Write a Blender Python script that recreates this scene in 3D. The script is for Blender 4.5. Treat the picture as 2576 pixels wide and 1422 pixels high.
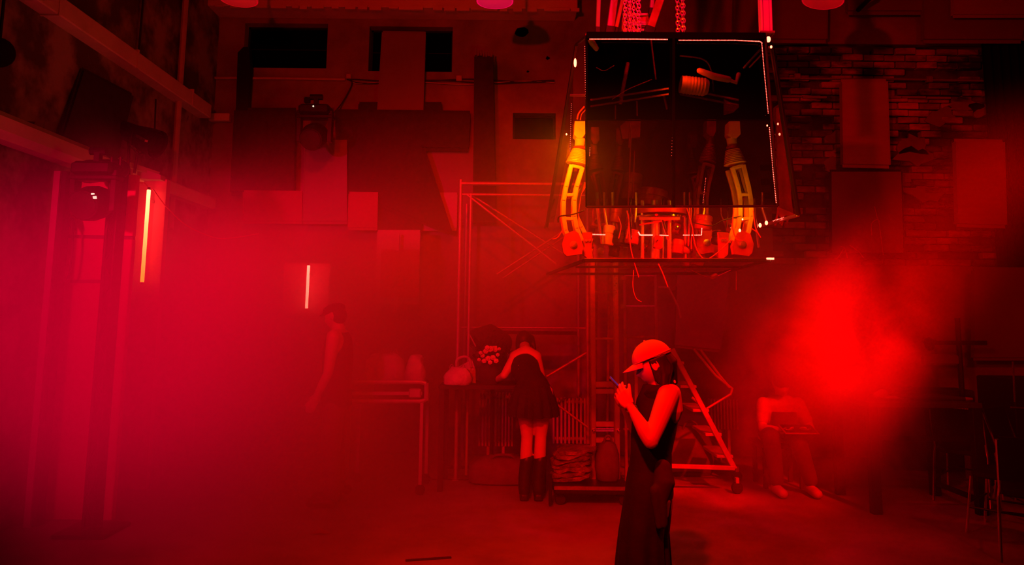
import bpy, math, random
from mathutils import Vector, Matrix, noise
random.seed(7)
for o in list(bpy.data.objects):
    bpy.data.objects.remove(o)
SC = bpy.context.scene
COL = SC.collection
PI = math.pi

# ---------------------------------------------------------------- camera
F_PX, CX, CY, TILT, EYE = 1900.0, 1288.0, 560.0, math.radians(7.2), 1.65
cam_data = bpy.data.cameras.new('camera')
cam = bpy.data.objects.new('camera', cam_data); COL.objects.link(cam)
cam.location = (0, 0, EYE)
ROLL = 0.010
cam.rotation_mode = 'QUATERNION'
cam.rotation_quaternion = (Matrix.Rotation(PI/2 + TILT, 3, 'X') @ Matrix.Rotation(ROLL, 3, 'Z')).to_quaternion()
cam_data.sensor_width = 36.0
cam_data.lens = 36.0 * F_PX / 2576.0
cam_data.shift_y = -(711.0 - CY) / 2576.0
cam_data.clip_end = 60
SC.camera = cam

# ---------------------------------------------------------------- world, view
world = bpy.data.worlds.new('world'); SC.world = world
world.use_nodes = True
world.node_tree.nodes['Background'].inputs[0].default_value = (0.0, 0.0, 0.0, 1)
world.node_tree.nodes['Background'].inputs[1].default_value = 0.0
SC.view_settings.view_transform = 'Standard'
SC.view_settings.look = 'None'
SC.view_settings.exposure = 0.0
SC.view_settings.gamma = 1.0
SC.view_settings.use_curve_mapping = False
SC.cycles.max_bounces = 6
SC.cycles.diffuse_bounces = 1
SC.cycles.glossy_bounces = 2
SC.cycles.transparent_max_bounces = 10
SC.cycles.transmission_bounces = 4
SC.cycles.volume_bounces = 0
SC.cycles.volume_step_rate = 2.4
SC.cycles.volume_max_steps = 32
SC.cycles.sample_clamp_indirect = 3.0
SC.cycles.caustics_reflective = False
SC.cycles.caustics_refractive = False
SC.cycles.use_denoising = True

def at(px, py, Y):
    """world point seen at a photograph pixel, standing Y metres into the hall"""
    a = (px - CX) / F_PX; b = -(py - CY) / F_PX
    a, b = a * math.cos(ROLL) - b * math.sin(ROLL), a * math.sin(ROLL) + b * math.cos(ROLL)
    dy = math.cos(TILT) - b * math.sin(TILT)
    dz = math.sin(TILT) + b * math.cos(TILT)
    k = Y / dy
    return Vector((a * k, Y, EYE + dz * k))

def light(kind, name, loc, target, energy, color, size=0.3, spot=None, blend=0.5, vol=1.0):
    d = bpy.data.lights.new(name, kind); d.energy = energy; d.color = color
    if kind == 'AREA': d.size = size
    elif kind in ('SPOT', 'POINT'): d.shadow_soft_size = size
    if kind == 'SPOT': d.spot_size = math.radians(spot); d.spot_blend = blend
    o = bpy.data.objects.new(name, d); COL.objects.link(o); o.location = loc
    if target is not None:
        o.rotation_euler = (Vector(target) - Vector(loc)).to_track_quat('-Z', 'Y').to_euler()
    return o

RED = (1.0, 0.0, 0.0)
CRIM = (1.0, 0.0, 0.042)
# crimson wash from the side aisle, left of the view
light('SPOT', 'crimson_wash', (-3.5, 0.2, 2.5), (-2.2, 7.5, 1.35), 3300, CRIM, .1, 40, 1.0)
# unseen red washes above the camera, the second added to brighten the far wall
light('SPOT', 'red_wash', (-0.4, 0.4, 4.6), (-0.2, 8.0, 0.7), 2300, RED, .1, 62, .9)
light('SPOT', 'red_top_wash', (-1.3, 0.2, 3.2), (1.3, 9.5, 3.8), 620, RED, .06, 85, .9)
# unseen tight spots added to brighten the two women
light('SPOT', 'figure_fill_spot', (2.4, 2.2, 4.6), (0.80, 4.25, 1.25), 100, RED, .05, 17, .6)
light('SPOT', 'table_fill_spot', (-0.6, 2.6, 4.8), (0.2, 7.25, 0.95), 520, RED, .05, 15, .7)
# the beam that catches the plume
light('SPOT', 'plume_beam', (3.9, 2.4, 4.8), (2.62, 6.6, 1.15), 13500, RED, .1, 17, 1.0)
light('SPOT', 'red_side_fill', (3.4, 0.3, 4.4), (4.3, 8.5, 1.6), 420, RED, .06, 62, .9)  # unseen wash added to lift the dim brick side of the hall
light('SPOT', 'rim_spot', (3.2, 5.6, 4.6), (0.84, 4.25, 1.2), 620, RED, .05, 13, .6)  # unseen spot added for the bright rim on her shoulder
# lamps built into the hanging machine
light('POINT', 'machine_lamp_low', (0.36, 4.72, 2.72), None, 13, (1, .18, .0), .05)
light('POINT', 'machine_lamp_side', (1.48, 4.86, 2.5), None, 4, (1, .2, .0), .05)
light('POINT', 'machine_lamp_core', (1.1, 5.0, 2.15), None, 16, (1, .0, .0), .10)
light('POINT', 'machine_lamp_high', (1.2, 4.95, 3.35), None, 6, (1, .02, .0), .06)
light('SPOT', 'machine_top_fill', (1.3, 4.2, 5.4), (1.3, 5.2, 3.9), 260, (1, 0, .03), .08, 60, .6)  # unseen spot added above the machine to brighten chains and column


# ---------------------------------------------------------------- materials
class E:
    """tiny arithmetic on shader sockets"""
    nt = None
    def __init__(s, k): s.k = k
    @staticmethod
    def _m(op, *a, clamp=False):
        n = E.nt.nodes.new('ShaderNodeMath'); n.operation = op; n.use_clamp = clamp
        for i, v in enumerate(a):
            if isinstance(v, E): E.nt.links.new(v.k, n.inputs[i])
            else: n.inputs[i].default_value = v
        return E(n.outputs[0])
    def __add__(s, o): return E._m('ADD', s, o)
    def __radd__(s, o): return E._m('ADD', s, o)
    def __sub__(s, o): return E._m('SUBTRACT', s, o)
    def __rsub__(s, o): return E._m('SUBTRACT', o, s)
    def __mul__(s, o): return E._m('MULTIPLY', s, o)
    def __rmul__(s, o): return E._m('MULTIPLY', s, o)
    def __truediv__(s, o): return E._m('DIVIDE', s, o)
def e_exp(x): return E._m('EXPONENT', x)
def e_clamp(x): return E._m('ADD', x, 0.0, clamp=True)
def e_max(x, y): return E._m('MAXIMUM', x, y)
def smooth(x, a, b, lo=0.0, hi=1.0):
    n = E.nt.nodes.new('ShaderNodeMapRange'); n.interpolation_type = 'SMOOTHSTEP'
    E.nt.links.new(x.k, n.inputs[0])
    if a > b: a, b, lo, hi = b, a, hi, lo
    n.inputs[1].default_value = a; n.inputs[2].default_value = b
    n.inputs[3].default_value = lo; n.inputs[4].default_value = hi
    return E(n.outputs[0])

def mat(name, c, rough=0.6, metal=0.0, c2=None, scale=8.0, bump=0.0, emis=None, estr=0.0,
        spec=0.5, sheen=0.0, stretch=None, sharp=None, jitter=0.0, coat=0.0, world=False):
    m = bpy.data.materials.new(name); m.use_nodes = True
    nt = m.node_tree; b = nt.nodes['Principled BSDF']
    b.inputs['Roughness'].default_value = rough
    b.inputs['Metallic'].default_value = metal
    b.inputs['Specular IOR Level'].default_value = spec
    b.inputs['Coat Weight'].default_value = coat
    c = tuple(c) if not isinstance(c, (int, float)) else (c, c, c)
    b.inputs['Base Color'].default_value = (*c, 1)
    tc = nt.nodes.new('ShaderNodeTexCoord')
    src = nt.nodes.new('ShaderNodeNewGeometry').outputs['Position'] if world else tc.outputs['Object']
    if stretch:
        mp = nt.nodes.new('ShaderNodeMapping'); mp.inputs['Scale'].default_value = stretch
        nt.links.new(src, mp.inputs[0]); src = mp.outputs[0]
    if c2 is not None:
        c2 = tuple(c2) if not isinstance(c2, (int, float)) else (c2, c2, c2)
        nz = nt.nodes.new('ShaderNodeTexNoise'); nz.inputs['Scale'].default_value = scale
        nz.inputs['Detail'].default_value = 6; nz.inputs['Roughness'].default_value = 0.62
        nt.links.new(src, nz.inputs['Vector'])
        cr = nt.nodes.new('ShaderNodeValToRGB')
        lo, hi = sharp or (0.35, 0.65)
        cr.color_ramp.elements[0].position = lo; cr.color_ramp.elements[1].position = hi
        cr.color_ramp.elements[0].color = (*c, 1); cr.color_ramp.elements[1].color = (*c2, 1)
        nt.links.new(nz.outputs[0], cr.inputs[0])
        out = cr.outputs[0]
        if jitter:
            oi = nt.nodes.new('ShaderNodeObjectInfo')
            mr = nt.nodes.new('ShaderNodeMapRange')
            mr.inputs[3].default_value = 1 - jitter; mr.inputs[4].default_value = 1 + jitter
            nt.links.new(oi.outputs['Random'], mr.inputs[0])
            vm = nt.nodes.new('ShaderNodeVectorMath'); vm.operation = 'SCALE'
            nt.links.new(out, vm.inputs[0]); nt.links.new(mr.outputs[0], vm.inputs['Scale'])
            out = vm.outputs[0]
        nt.links.new(out, b.inputs['Base Color'])
    if bump:
        n2 = nt.nodes.new('ShaderNodeTexNoise'); n2.inputs['Scale'].default_value = scale * 3
        n2.inputs['Detail'].default_value = 5
        nt.links.new(src, n2.inputs['Vector'])
        bp = nt.nodes.new('ShaderNodeBump'); bp.inputs['Strength'].default_value = bump
        bp.inputs['Distance'].default_value = 0.02
        nt.links.new(n2.outputs[0], bp.inputs['Height']); nt.links.new(bp.outputs[0], b.inputs['Normal'])
    if emis:
        b.inputs['Emission Color'].default_value = (*emis, 1)
        b.inputs['Emission Strength'].default_value = estr
    return m

def glass(name, tint, refl=0.06, rough=0.02):
    m = bpy.data.materials.new(name); m.use_nodes = True
    nt = m.node_tree; nt.nodes.clear()
    o = nt.nodes.new('ShaderNodeOutputMaterial'); mx = nt.nodes.new('ShaderNodeMixShader')
    t = nt.nodes.new('ShaderNodeBsdfTransparent'); g = nt.nodes.new('ShaderNodeBsdfGlossy')
    t.inputs[0].default_value = (tint, tint, tint, 1)
    g.inputs['Roughness'].default_value = rough; g.inputs['Color'].default_value = (1, 1, 1, 1)
    mx.inputs[0].default_value = refl
    nt.links.new(t.outputs[0], mx.inputs[1]); nt.links.new(g.outputs[0], mx.inputs[2])
    nt.links.new(mx.outputs[0], o.inputs[0])
    return m

M = dict(
    floor=mat('worn_concrete', 0.20, 0.55, c2=0.36, scale=1.2, bump=0.25),
    plaster=mat('old_plaster', 0.20, 0.85, c2=0.36, scale=1.6, bump=0.35),
    plaster_left=mat('peeling_plaster', 0.10, 0.85, c2=0.40, scale=2.2, bump=0.6, sharp=(0.42, 0.6)),
    mortar=mat('mortar', 0.03, 0.95, c2=0.16, scale=2.2, bump=0.6, world=True, sharp=(.42, .66)),
    brick=mat('brick', (0.035, 0.02, 0.015), 0.9, c2=(0.52, 0.25, 0.18), scale=1.5, bump=0.8, jitter=0.5, sharp=(0.40, 0.64), stretch=(1, 1, 2.2), world=True),
    beam=mat('painted_beam', 0.68, 0.7, c2=0.80, scale=3, bump=0.2),
    pipe=mat('painted_pipe', 0.62, 0.55, c2=0.5, scale=5),
    board=mat('plywood_board', 0.42, 0.7, c2=0.48, scale=2, stretch=(1, 1, 6)),
    board_mid=mat('brown_board', 0.22, 0.75, c2=0.26, scale=2),
    board_dark=mat('dark_acoustic_board', 0.035, 0.9, c2=0.05, scale=9),
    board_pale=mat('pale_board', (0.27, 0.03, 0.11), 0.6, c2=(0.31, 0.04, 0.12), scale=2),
    board_lit=mat('pale_board_lit', (0.6, 0.05, 0.2), 0.6, c2=(0.66, 0.06, 0.22), scale=2),  # lit copy of the pale board, the tube's halo put into its colour
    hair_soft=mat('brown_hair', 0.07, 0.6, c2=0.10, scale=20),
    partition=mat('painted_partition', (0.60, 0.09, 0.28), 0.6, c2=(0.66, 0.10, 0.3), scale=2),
    black=mat('matt_black', 0.010, 0.6, spec=.25),
    void=mat('unlit_opening', 0.002, 0.9, spec=0.03),
    black_metal=mat('black_metal', 0.012, 0.4, metal=0.0, spec=0.4),
    rubber=mat('black_rubber', 0.02, 0.7),
    steel=mat('brushed_steel', 0.6, 0.32, metal=0.9, c2=0.45, scale=20),
    alu=mat('aluminium', 0.75, 0.3, metal=0.8),
    galv=mat('painted_tube', 0.5, 0.45, metal=0.3, c2=0.4, scale=12),
    chrome=mat('chrome', 0.85, 0.12, metal=1.0),
    chain=mat('galvanised_chain', 0.8, 0.28, metal=0.7),
    profile=mat('pale_metal_profile', 0.8, 0.4, metal=0.1),
    orange=mat('orange_enamel', (0.88, 0.80, 0.12), 0.4, c2=(0.70, 0.50, 0.05), scale=14, sharp=(0.55, 0.8)),
    redmetal=mat('dull_cast_metal', (0.5, 0.05, 0.06), 0.45, metal=0.3, c2=(0.3, 0.03, 0.04), scale=10),
    violet=mat('violet_anodised_plate', (0.34, 0.05, 0.5), 0.4, metal=0.2),
    skin=mat('skin', (0.62, 0.40, 0.32), 0.5, c2=(0.56, 0.35, 0.27), scale=6),
    hair=mat('dark_hair', 0.012, 0.5, c2=0.03, scale=30, stretch=(1, 1, 0.1)),
    cap=mat('cap_cotton', (0.62, 0.45, 0.40), 0.85, c2=(0.55, 0.4, 0.35), scale=40, bump=0.1),
    cloth_black=mat('black_cloth', 0.014, 0.85, c2=0.022, scale=12, bump=0.2),
    cloth_white=mat('white_cotton', 0.6, 0.85, c2=0.5, scale=9, bump=0.2),
    cloth_mid=mat('grey_cloth', 0.16, 0.85, c2=0.11, scale=7, bump=0.2),
    cloth_dim=mat('dim_cloth', 0.03, 0.85, c2=0.05, scale=7, bump=0.2),
    leather=mat('black_leather', 0.02, 0.4, spec=0.5),
    plastic_bag=mat('pale_plastic_bag', 0.62, 0.4, c2=0.5, scale=12, bump=0.5),
    wrap=mat('plastic_wrap', 0.10, 0.25, c2=0.3, scale=9, bump=1.0),
    petal=mat('pale_petals', (0.75, 0.4, 0.45), 0.6, c2=(0.6, 0.3, 0.3), scale=20),
    leaf=mat('dark_leaves', (0.02, 0.035, 0.02), 0.6),
    wire_red=mat('red_wire', (0.6, 0.1, 0.1), 0.4),
    wire_dark=mat('dark_cable', 0.03, 0.5),
    phone=mat('phone_body', (0.1, 0.08, 0.22), 0.25),
    screen=mat('phone_screen', (0.02, 0.02, 0.05), 0.1, emis=(0.25, 0.1, 0.9), estr=0.13),
    shade=mat('enamel_shade_added_glow', 0.75, 0.35, emis=(1.0, 0, .01), estr=.22),  # emission stands in for red beams falling on the enamel
    shade_pink_glow=mat('enamel_shade_added_pink_glow', 0.75, 0.35, emis=(1.0, 0, .09), estr=.38),  # emission stands in for magenta light reflected off the enamel
    tube_warm=mat('lit_tube_warm', 0.8, 0.4, emis=(1.0, 0.10, 0.008), estr=19.0),
    tube_hot=mat('lit_tube_hot', 0.8, 0.4, emis=(1.0, 0.085, 0.05), estr=32.0),
    led=mat('led_bead', 0.8, 0.4, emis=(1.0, 0.045, 0.03), estr=12.0),
    led_hot=mat('led_lamp', 0.8, 0.4, emis=(1.0, 0.07, 0.035), estr=16.0),
    led_green=mat('green_indicator', 0.5, 0.4, emis=(0.35, 1.0, 0.15), estr=3.0),
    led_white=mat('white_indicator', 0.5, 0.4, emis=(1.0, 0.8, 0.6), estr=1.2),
    lens=mat('lamp_lens', 0.03, 0.15, spec=.6),
    pane_dark=glass('black_tinted_acrylic', 0.34, 0.012),
    pane_mid=glass('smoked_acrylic', 0.43, 0.015),
    pane_thin=glass('lightly_smoked_acrylic', 0.72, 0.03),
)
_src = M['tube_warm'].node_tree
# the warm tube is hotter at its upper end
_tc = _src.nodes.new('ShaderNodeTexCoord'); _sx = _src.nodes.new('ShaderNodeSeparateXYZ')
_cr = _src.nodes.new('ShaderNodeValToRGB')
_src.links.new(_tc.outputs['Generated'], _sx.inputs[0]); _src.links.new(_sx.outputs[2], _cr.inputs[0])
_cr.color_ramp.elements[0].color = (1, 0.075, 0.004, 1); _cr.color_ramp.elements[1].color = (1, 0.10, 0.04, 1)
_src.links.new(_cr.outputs[0], _src.nodes['Principled BSDF'].inputs['Emission Color'])

# ---------------------------------------------------------------- geometry helpers
BASE = {}
def V(*a): return Vector(a if len(a) > 1 else a[0])
def frame(d, up=Vector((0, 0, 1))):
    d = d.normalized()
    if abs(d.dot(up)) > 0.98: up = Vector((0, 1, 0)) if abs(d.y) < 0.9 else Vector((1, 0, 0))
    s = d.cross(up).normalized(); u = s.cross(d).normalized()
    return d, s, u

class MB:
    def __init__(s): s.v = []; s.f = []
    def add(s, vs, fs):
        n = len(s.v); s.v += [Vector(v) for v in vs]; s.f += [tuple(i + n for i in f) for f in fs]; return s
    def box(s, c, sz, rot=None, bev=0.0):
        x, y, z = (k / 2 for k in sz)
        c = Vector(c)
        R = rot if rot is not None else Matrix.Identity(3)
        if bev <= 0:
            vs = [c + R @ Vector((i * x, j * y, k * z)) for i in (-1, 1) for j in (-1, 1) for k in (-1, 1)]
            fs = [(0, 1, 3, 2), (4, 6, 7, 5), (0, 4, 5, 1), (2, 3, 7, 6), (0, 2, 6, 4), (1, 5, 7, 3)]
            return s.add(vs, fs)
        b = min(bev, x * .9, y * .9, z * .9)
        # chamfered box: octagonal rings along z
        ring = [(x, y - b), (x - b, y), (-x + b, y), (-x, y - b), (-x, -y + b), (-x + b, -y), (x - b, -y), (x, -y + b)]
        inner = [(px * (x - b) / x, py * (y - b) / y) for px, py in ring]
        vs = []
        for zz, rr in ((-z, inner), (-z + b, ring), (z - b, ring), (z, inner)):
            vs += [c + R @ Vector((px, py, zz)) for px, py in rr]
        fs = [tuple(reversed(range(8))), tuple(range(24, 32))]
        for k in range(3):
            for i in range(8):
                j = (i + 1) % 8
                fs.append((k * 8 + i, k * 8 + j, (k + 1) * 8 + j, (k + 1) * 8 + i))
        return s.add(vs, fs)
    def bar(s, p, q, w, h=None, bev=0.0, up=Vector((0, 0, 1))):
        p = Vector(p); q = Vector(q); h = h or w
        d, sd, u = frame(q - p, up)
        R = Matrix((sd, d, u)).transposed()
        return s.box((p + q) / 2, (w, (q - p).length, h), R, bev)
    def tube(s, pts, r, seg=8, cap=True, flat=1.0, up=None):
        pts = [Vector(p) for p in pts]
        rs = list(r) if isinstance(r, (list, tuple)) else [r] * len(pts)
        n = len(pts); vs = []
        ref = up.copy() if up is not None else None
        rings = []
        for i in range(n):
            if i == 0: d = pts[1] - pts[0]
            elif i == n - 1: d = pts[-1] - pts[-2]
            else: d = (pts[i + 1] - pts[i]).normalized() + (pts[i] - pts[i - 1]).normalized()
            if d.length < 1e-9: d = pts[min(i + 1, n - 1)] - pts[max(i - 1, 0)]
            d.normalize()
            if ref is None: _, sd, ref = frame(d)
            u = (ref - d * ref.dot(d))
            if u.length < 1e-6: _, _, u = frame(d)
            u.normalize(); sd = d.cross(u); ref = u
            for k in range(seg):
                a = 2 * PI * k / seg
                vs.append(pts[i] + (sd * math.cos(a) + u * math.sin(a) * flat) * rs[i])
        fs = []
        for i in range(n - 1):
            for k in range(seg):
                j = (k + 1) % seg
                fs.append((i * seg + k, i * seg + j, (i + 1) * seg + j, (i + 1) * seg + k))
        if cap:
            fs.append(tuple(reversed(range(seg)))); fs.append(tuple((n - 1) * seg + k for k in range(seg)))
        return s.add(vs, fs)
    def capsule(s, pts, rs, seg=12, flat=1.0, up=None):
        """tapered limb with round ends"""
        pts = [Vector(p) for p in pts]; rs = list(rs)
        d0 = (pts[0] - pts[1]).normalized(); d1 = (pts[-1] - pts[-2]).normalized()
        P = []; Rr = []
        for a in (80, 55, 28):
            t = math.radians(a); P.append(pts[0] + d0 * rs[0] * math.sin(t)); Rr.append(rs[0] * math.cos(t))
        P += pts; Rr += rs
        for a in (28, 55, 80):
            t = math.radians(a); P.append(pts[-1] + d1 * rs[-1] * math.sin(t)); Rr.append(rs[-1] * math.cos(t))
        return s.tube(P, Rr, seg, True, flat, up)
    def lathe(s, prof, o=(0, 0, 0), axis=(0, 0, 1), seg=20, cap=True):
        """prof: (radius, height) pairs"""
        o = Vector(o); d, sd, u = frame(Vector(axis))
        vs = []; n = len(prof)
        for r, h in prof:
            for k in range(seg):
                a = 2 * PI * k / seg
                vs.append(o + d * h + (sd * math.cos(a) + u * math.sin(a)) * max(r, 1e-4))
        fs = []
        for i in range(n - 1):
            for k in range(seg):
                j = (k + 1) % seg
                fs.append((i * seg + k, i * seg + j, (i + 1) * seg + j, (i + 1) * seg + k))
        if cap:
            fs.append(tuple(reversed(range(seg)))); fs.append(tuple((n - 1) * seg + k for k in range(seg)))
        return s.add(vs, fs)
    def loft(s, rings, seg=28, power=2.3, cap=True):
        """rings: (centre, half width along X', half depth along Y', yaw)"""
        vs = []; n = len(rings)
        for c, a, b, yaw in rings:
            c = Vector(c)
            for k in range(seg):
                t = 2 * PI * k / seg
                cx = math.copysign(abs(math.cos(t)) ** (2 / power), math.cos(t)) * a
                cy = math.copysign(abs(math.sin(t)) ** (2 / power), math.sin(t)) * b
                vs.append(c + Vector((cx * math.cos(yaw) - cy * math.sin(yaw), cx * math.sin(yaw) + cy * math.cos(yaw), 0)))
        fs = []
        for i in range(n - 1):
            for k in range(seg):
                j = (k + 1) % seg
                fs.append((i * seg + k, i * seg + j, (i + 1) * seg + j, (i + 1) * seg + k))
        if cap:
            fs.append(tuple(reversed(range(seg)))); fs.append(tuple((n - 1) * seg + k for k in range(seg)))
        return s.add(vs, fs)
    def slab(s, quad, thick, dirn=(0, 1, 0)):
        """quadrilateral with thickness behind it"""
        d = Vector(dirn).normalized() * thick
        q = [Vector(p) for p in quad]; n = len(q)
        vs = q + [p + d for p in q]
        fs = [tuple(range(n)), tuple(reversed(range(n, 2 * n)))]
        for i in range(n):
            j = (i + 1) % n; fs.append((j, i, i + n, j + n))
        return s.add(vs, fs)
    def ball(s, c, r, seg=12, rings=8, M3=None):
        c = Vector(c); r = Vector(r) if not isinstance(r, (int, float)) else Vector((r, r, r))
        vs = []; fs = []
        for i in range(rings + 1):
            t = PI * i / rings
            for k in range(seg):
                a = 2 * PI * k / seg
                v = Vector((math.sin(t) * math.cos(a) * r.x, math.sin(t) * math.sin(a) * r.y, math.cos(t) * r.z))
                vs.append(c + (M3 @ v if M3 is not None else v))
        for i in range(rings):
            for k in range(seg):
                j = (k + 1) % seg
                fs.append((i * seg + k, (i + 1) * seg + k, (i + 1) * seg + j, i * seg + j))
        return s.add(vs, fs)
    def warp(s, fn): s.v = [fn(v) for v in s.v]; return s
    def build(s, name, m, parent=None, smooth=True, origin=None):
        off = BASE.get(parent.name, Vector()) if parent else (Vector(origin) if origin is not None else s.foot())
        me = bpy.data.meshes.new(name)
        me.from_pydata([tuple(v - off) for v in s.v], [], s.f)
        me.validate(); me.update()
        mm = M[m] if isinstance(m, str) else m
        me.materials.append(mm)
        import bmesh
        bm = bmesh.new(); bm.from_mesh(me)
        bmesh.ops.recalc_face_normals(bm, faces=bm.faces)
        bm.to_mesh(me); bm.free()
        if smooth:
            me.polygons.foreach_set('use_smooth', [True] * len(me.polygons))
            try: me.set_sharp_from_angle(angle=math.radians(38))
            except Exception: pass
        o = bpy.data.objects.new(name, me); COL.objects.link(o)
        if parent: o.parent = parent; BASE[o.name] = off.copy()
        else: o.location = off; BASE[o.name] = off.copy()
        return o
    def foot(s):
        xs = [v.x for v in s.v]; ys = [v.y for v in s.v]; zs = [v.z for v in s.v]
        return Vector(((min(xs) + max(xs)) / 2, (min(ys) + max(ys)) / 2, min(zs)))

def remeshed(o, voxel=0.005, smooth_it=4, factor=0.5):
    """melt overlapping limbs into one continuous surface"""
    r = o.modifiers.new('r', 'REMESH'); r.mode = 'VOXEL'; r.voxel_size = voxel; r.use_smooth_shade = True
    k = o.modifiers.new('s', 'SMOOTH'); k.iterations = smooth_it; k.factor = factor
    dg = bpy.context.evaluated_depsgraph_get(); dg.update()
    me = bpy.data.meshes.new_from_object(o.evaluated_get(dg))
    o.modifiers.clear(); o.data = me
    me.polygons.foreach_set('use_smooth', [True] * len(me.polygons))
    return o

def tag(o, label=None, cat=None, group=None, kind=None):
    if label: o['label'] = label
    if cat: o['category'] = cat
    if group: o['group'] = group
    if kind: o['kind'] = kind
    return o
def thing(name, loc, label, cat, group=None):
    o = bpy.data.objects.new(name, None); COL.objects.link(o)
    o.empty_display_size = 0.1
    o.location = loc; BASE[o.name] = Vector(loc)
    return tag(o, label, cat, group)
def copy_tree(o, parent=None):
    c = o.copy(); COL.objects.link(c)
    if parent: c.parent = parent
    for ch in list(o.children): copy_tree(ch, c)
    return c
def bez(p0, p1, p2, n=12):
    p0, p1, p2 = Vector(p0), Vector(p1), Vector(p2)
    return [p0 * (1 - t) ** 2 + p1 * 2 * t * (1 - t) + p2 * t * t for t in [i / n for i in range(n + 1)]]
def sag(pts, n=8):
    """smooth curve through points (Catmull-Rom)"""
    P = [Vector(p) for p in pts]; P = [P[0] * 2 - P[1]] + P + [P[-1] * 2 - P[-2]]
    out = []
    for i in range(1, len(P) - 2):
        a, b, c, d = P[i - 1:i + 3]
        for k in range(n):
            t = k / n
            out.append(0.5 * ((2 * b) + (c - a) * t + (2 * a - 5 * b + 4 * c - d) * t * t + (3 * b - a - 3 * c + d) * t ** 3))
    out.append(P[-2]); return out

# ================================================================ the hall
YB, XL, XR, ZC = 9.5, -3.86, 6.75, 6.3
def struct(o): o['kind'] = 'structure'; return o
struct(MB().box((1.4, 3.6, -0.1), (11.2, 12.6, 0.2)).build('floor', 'floor', smooth=False))
struct(MB().box((1.4, 3.6, ZC + 0.1), (11.2, 12.6, 0.2)).build('ceiling', 'plaster', smooth=False))
struct(MB().box((XL - 0.1, 3.6, ZC / 2), (0.2, 12.2, ZC)).build('wall_left', 'plaster_left', smooth=False))
struct(MB().box((XR + 0.1, 3.6, ZC / 2), (0.2, 12.2, ZC)).build('wall_right', 'mortar', smooth=False))

# back wall with real openings, plastered on the left two thirds, bare brick on the right
BRX0, BRX1, BRZ0, BRZ1 = 3.30, 6.55, 2.35, 5.25
def rect(px0, py0, px1, py1, Y=YB):
    a = at(px0, py1, Y); b = at(px1, py0, Y)
    a2 = at(px0, py0, Y); b2 = at(px1, py1, Y)
    return (min(a.x, a2.x) + max(a.x, a2.x)) / 2, (b.x + b2.x) / 2, a.z, b.z   # x0,x1,z0,z1
holes = [rect(614, 60, 823, 170), rect(928, 68, 1138, 179), rect(1290, 285, 1398, 350), rect(1112, 285, 1178, 332)]
holes.append((BRX0, BRX1, BRZ0, BRZ1))
xs = sorted({XL, XR} | {h[0] for h in holes} | {h[1] for h in holes})
zs = sorted({0.0, ZC} | {h[2] for h in holes} | {h[3] for h in holes})
wb = MB()
for i in range(len(xs) - 1):
    for j in range(len(zs) - 1):
        cx, cz = (xs[i] + xs[i + 1]) / 2, (zs[j] + zs[j + 1]) / 2
        if any(h[0] < cx < h[1] and h[2] < cz < h[3] for h in holes): continue
        wb.box((cx, YB + 0.11, cz), (xs[i + 1] - xs[i], 0.22, zs[j + 1] - zs[j]))
wall_back = struct(wb.build('wall_back', 'plaster', smooth=False, origin=(1.4, YB, 0)))
MB().box(((BRX0 + BRX1) / 2, YB + 0.16, (BRZ0 + BRZ1) / 2), (BRX1 - BRX0, 0.12, BRZ1 - BRZ0)).build('mortar_bed', 'mortar', wall_back, smooth=False)
# bricks one by one, uneven, with missing ones where plaster still clings
bvar = []
for k in range(6):
    rr = random.Random(k)
    b = MB().box((0, 0, 0), (0.262, 0.10, 0.078), bev=0.007)
    b.warp(lambda v: v + Vector((rr.uniform(-.003, .003), rr.uniform(-.006, .006), rr.uniform(-.002, .002))))
    o = b.build('brick', 'brick', wall_back, smooth=False); bvar.append(o)
    o.data.transform(Matrix.Translation(Vector((1.4, YB, 0))))   # back to its own centre
rb = random.Random(11); nb = 0; row = 0; z = BRZ0 + 0.045
spots = []
while z < BRZ1 - 0.02:
    x = BRX0 + (0.14 if row % 2 == 0 else 0.0) + 0.0
    while x < BRX1 - 0.13:
        spots.append((x + 0.0, z)); x += 0.278
    z += 0.092; row += 1
rb.shuffle(spots)
spots = [s for s in spots if rb.random() < 0.8 and not (3.94 + 0.0 < s[0] < 4.5 and 3.3 < s[1] < 4.3 and False)]
first = spots[:294]; rest = spots[294:]
for i, (x, z) in enumerate(first):
    o = bvar[i] if i < 6 else bvar[i % 6].copy()
    if i >= 6: COL.objects.link(o)
    o.location = (x + rb.uniform(-.004, .004) - 1.4, 0.045 + rb.choice((-.02, -.008, 0, .006, .016, .026)), z)
    o.rotation_euler = (0, rb.uniform(-.012, .012), rb.uniform(-.02, .02))
if rest:
    b = MB()
    for x, z in rest: b.box((x, YB + 0.05, z), (0.262, 0.09, 0.078), bev=0.006)
    o = b.build('brick_infill', 'brick', wall_back, smooth=False); o['kind'] = 'stuff'
# smears of old plaster over the bricks
for k in range(13):
    cx = rb.uniform(BRX0 + .3, BRX1 - .3); cz = rb.uniform(BRZ0 + .3, BRZ1 - .3); n = 14
    poly = [Vector((cx + math.cos(2 * PI * i / n) * rb.uniform(.12, .34), YB - .012, cz + math.sin(2 * PI * i / n) * rb.uniform(.05, .16))) for i in range(n)]
    MB().slab(poly, 0.03).build('plaster_patch', 'plaster', wall_back, smooth=False)

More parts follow.
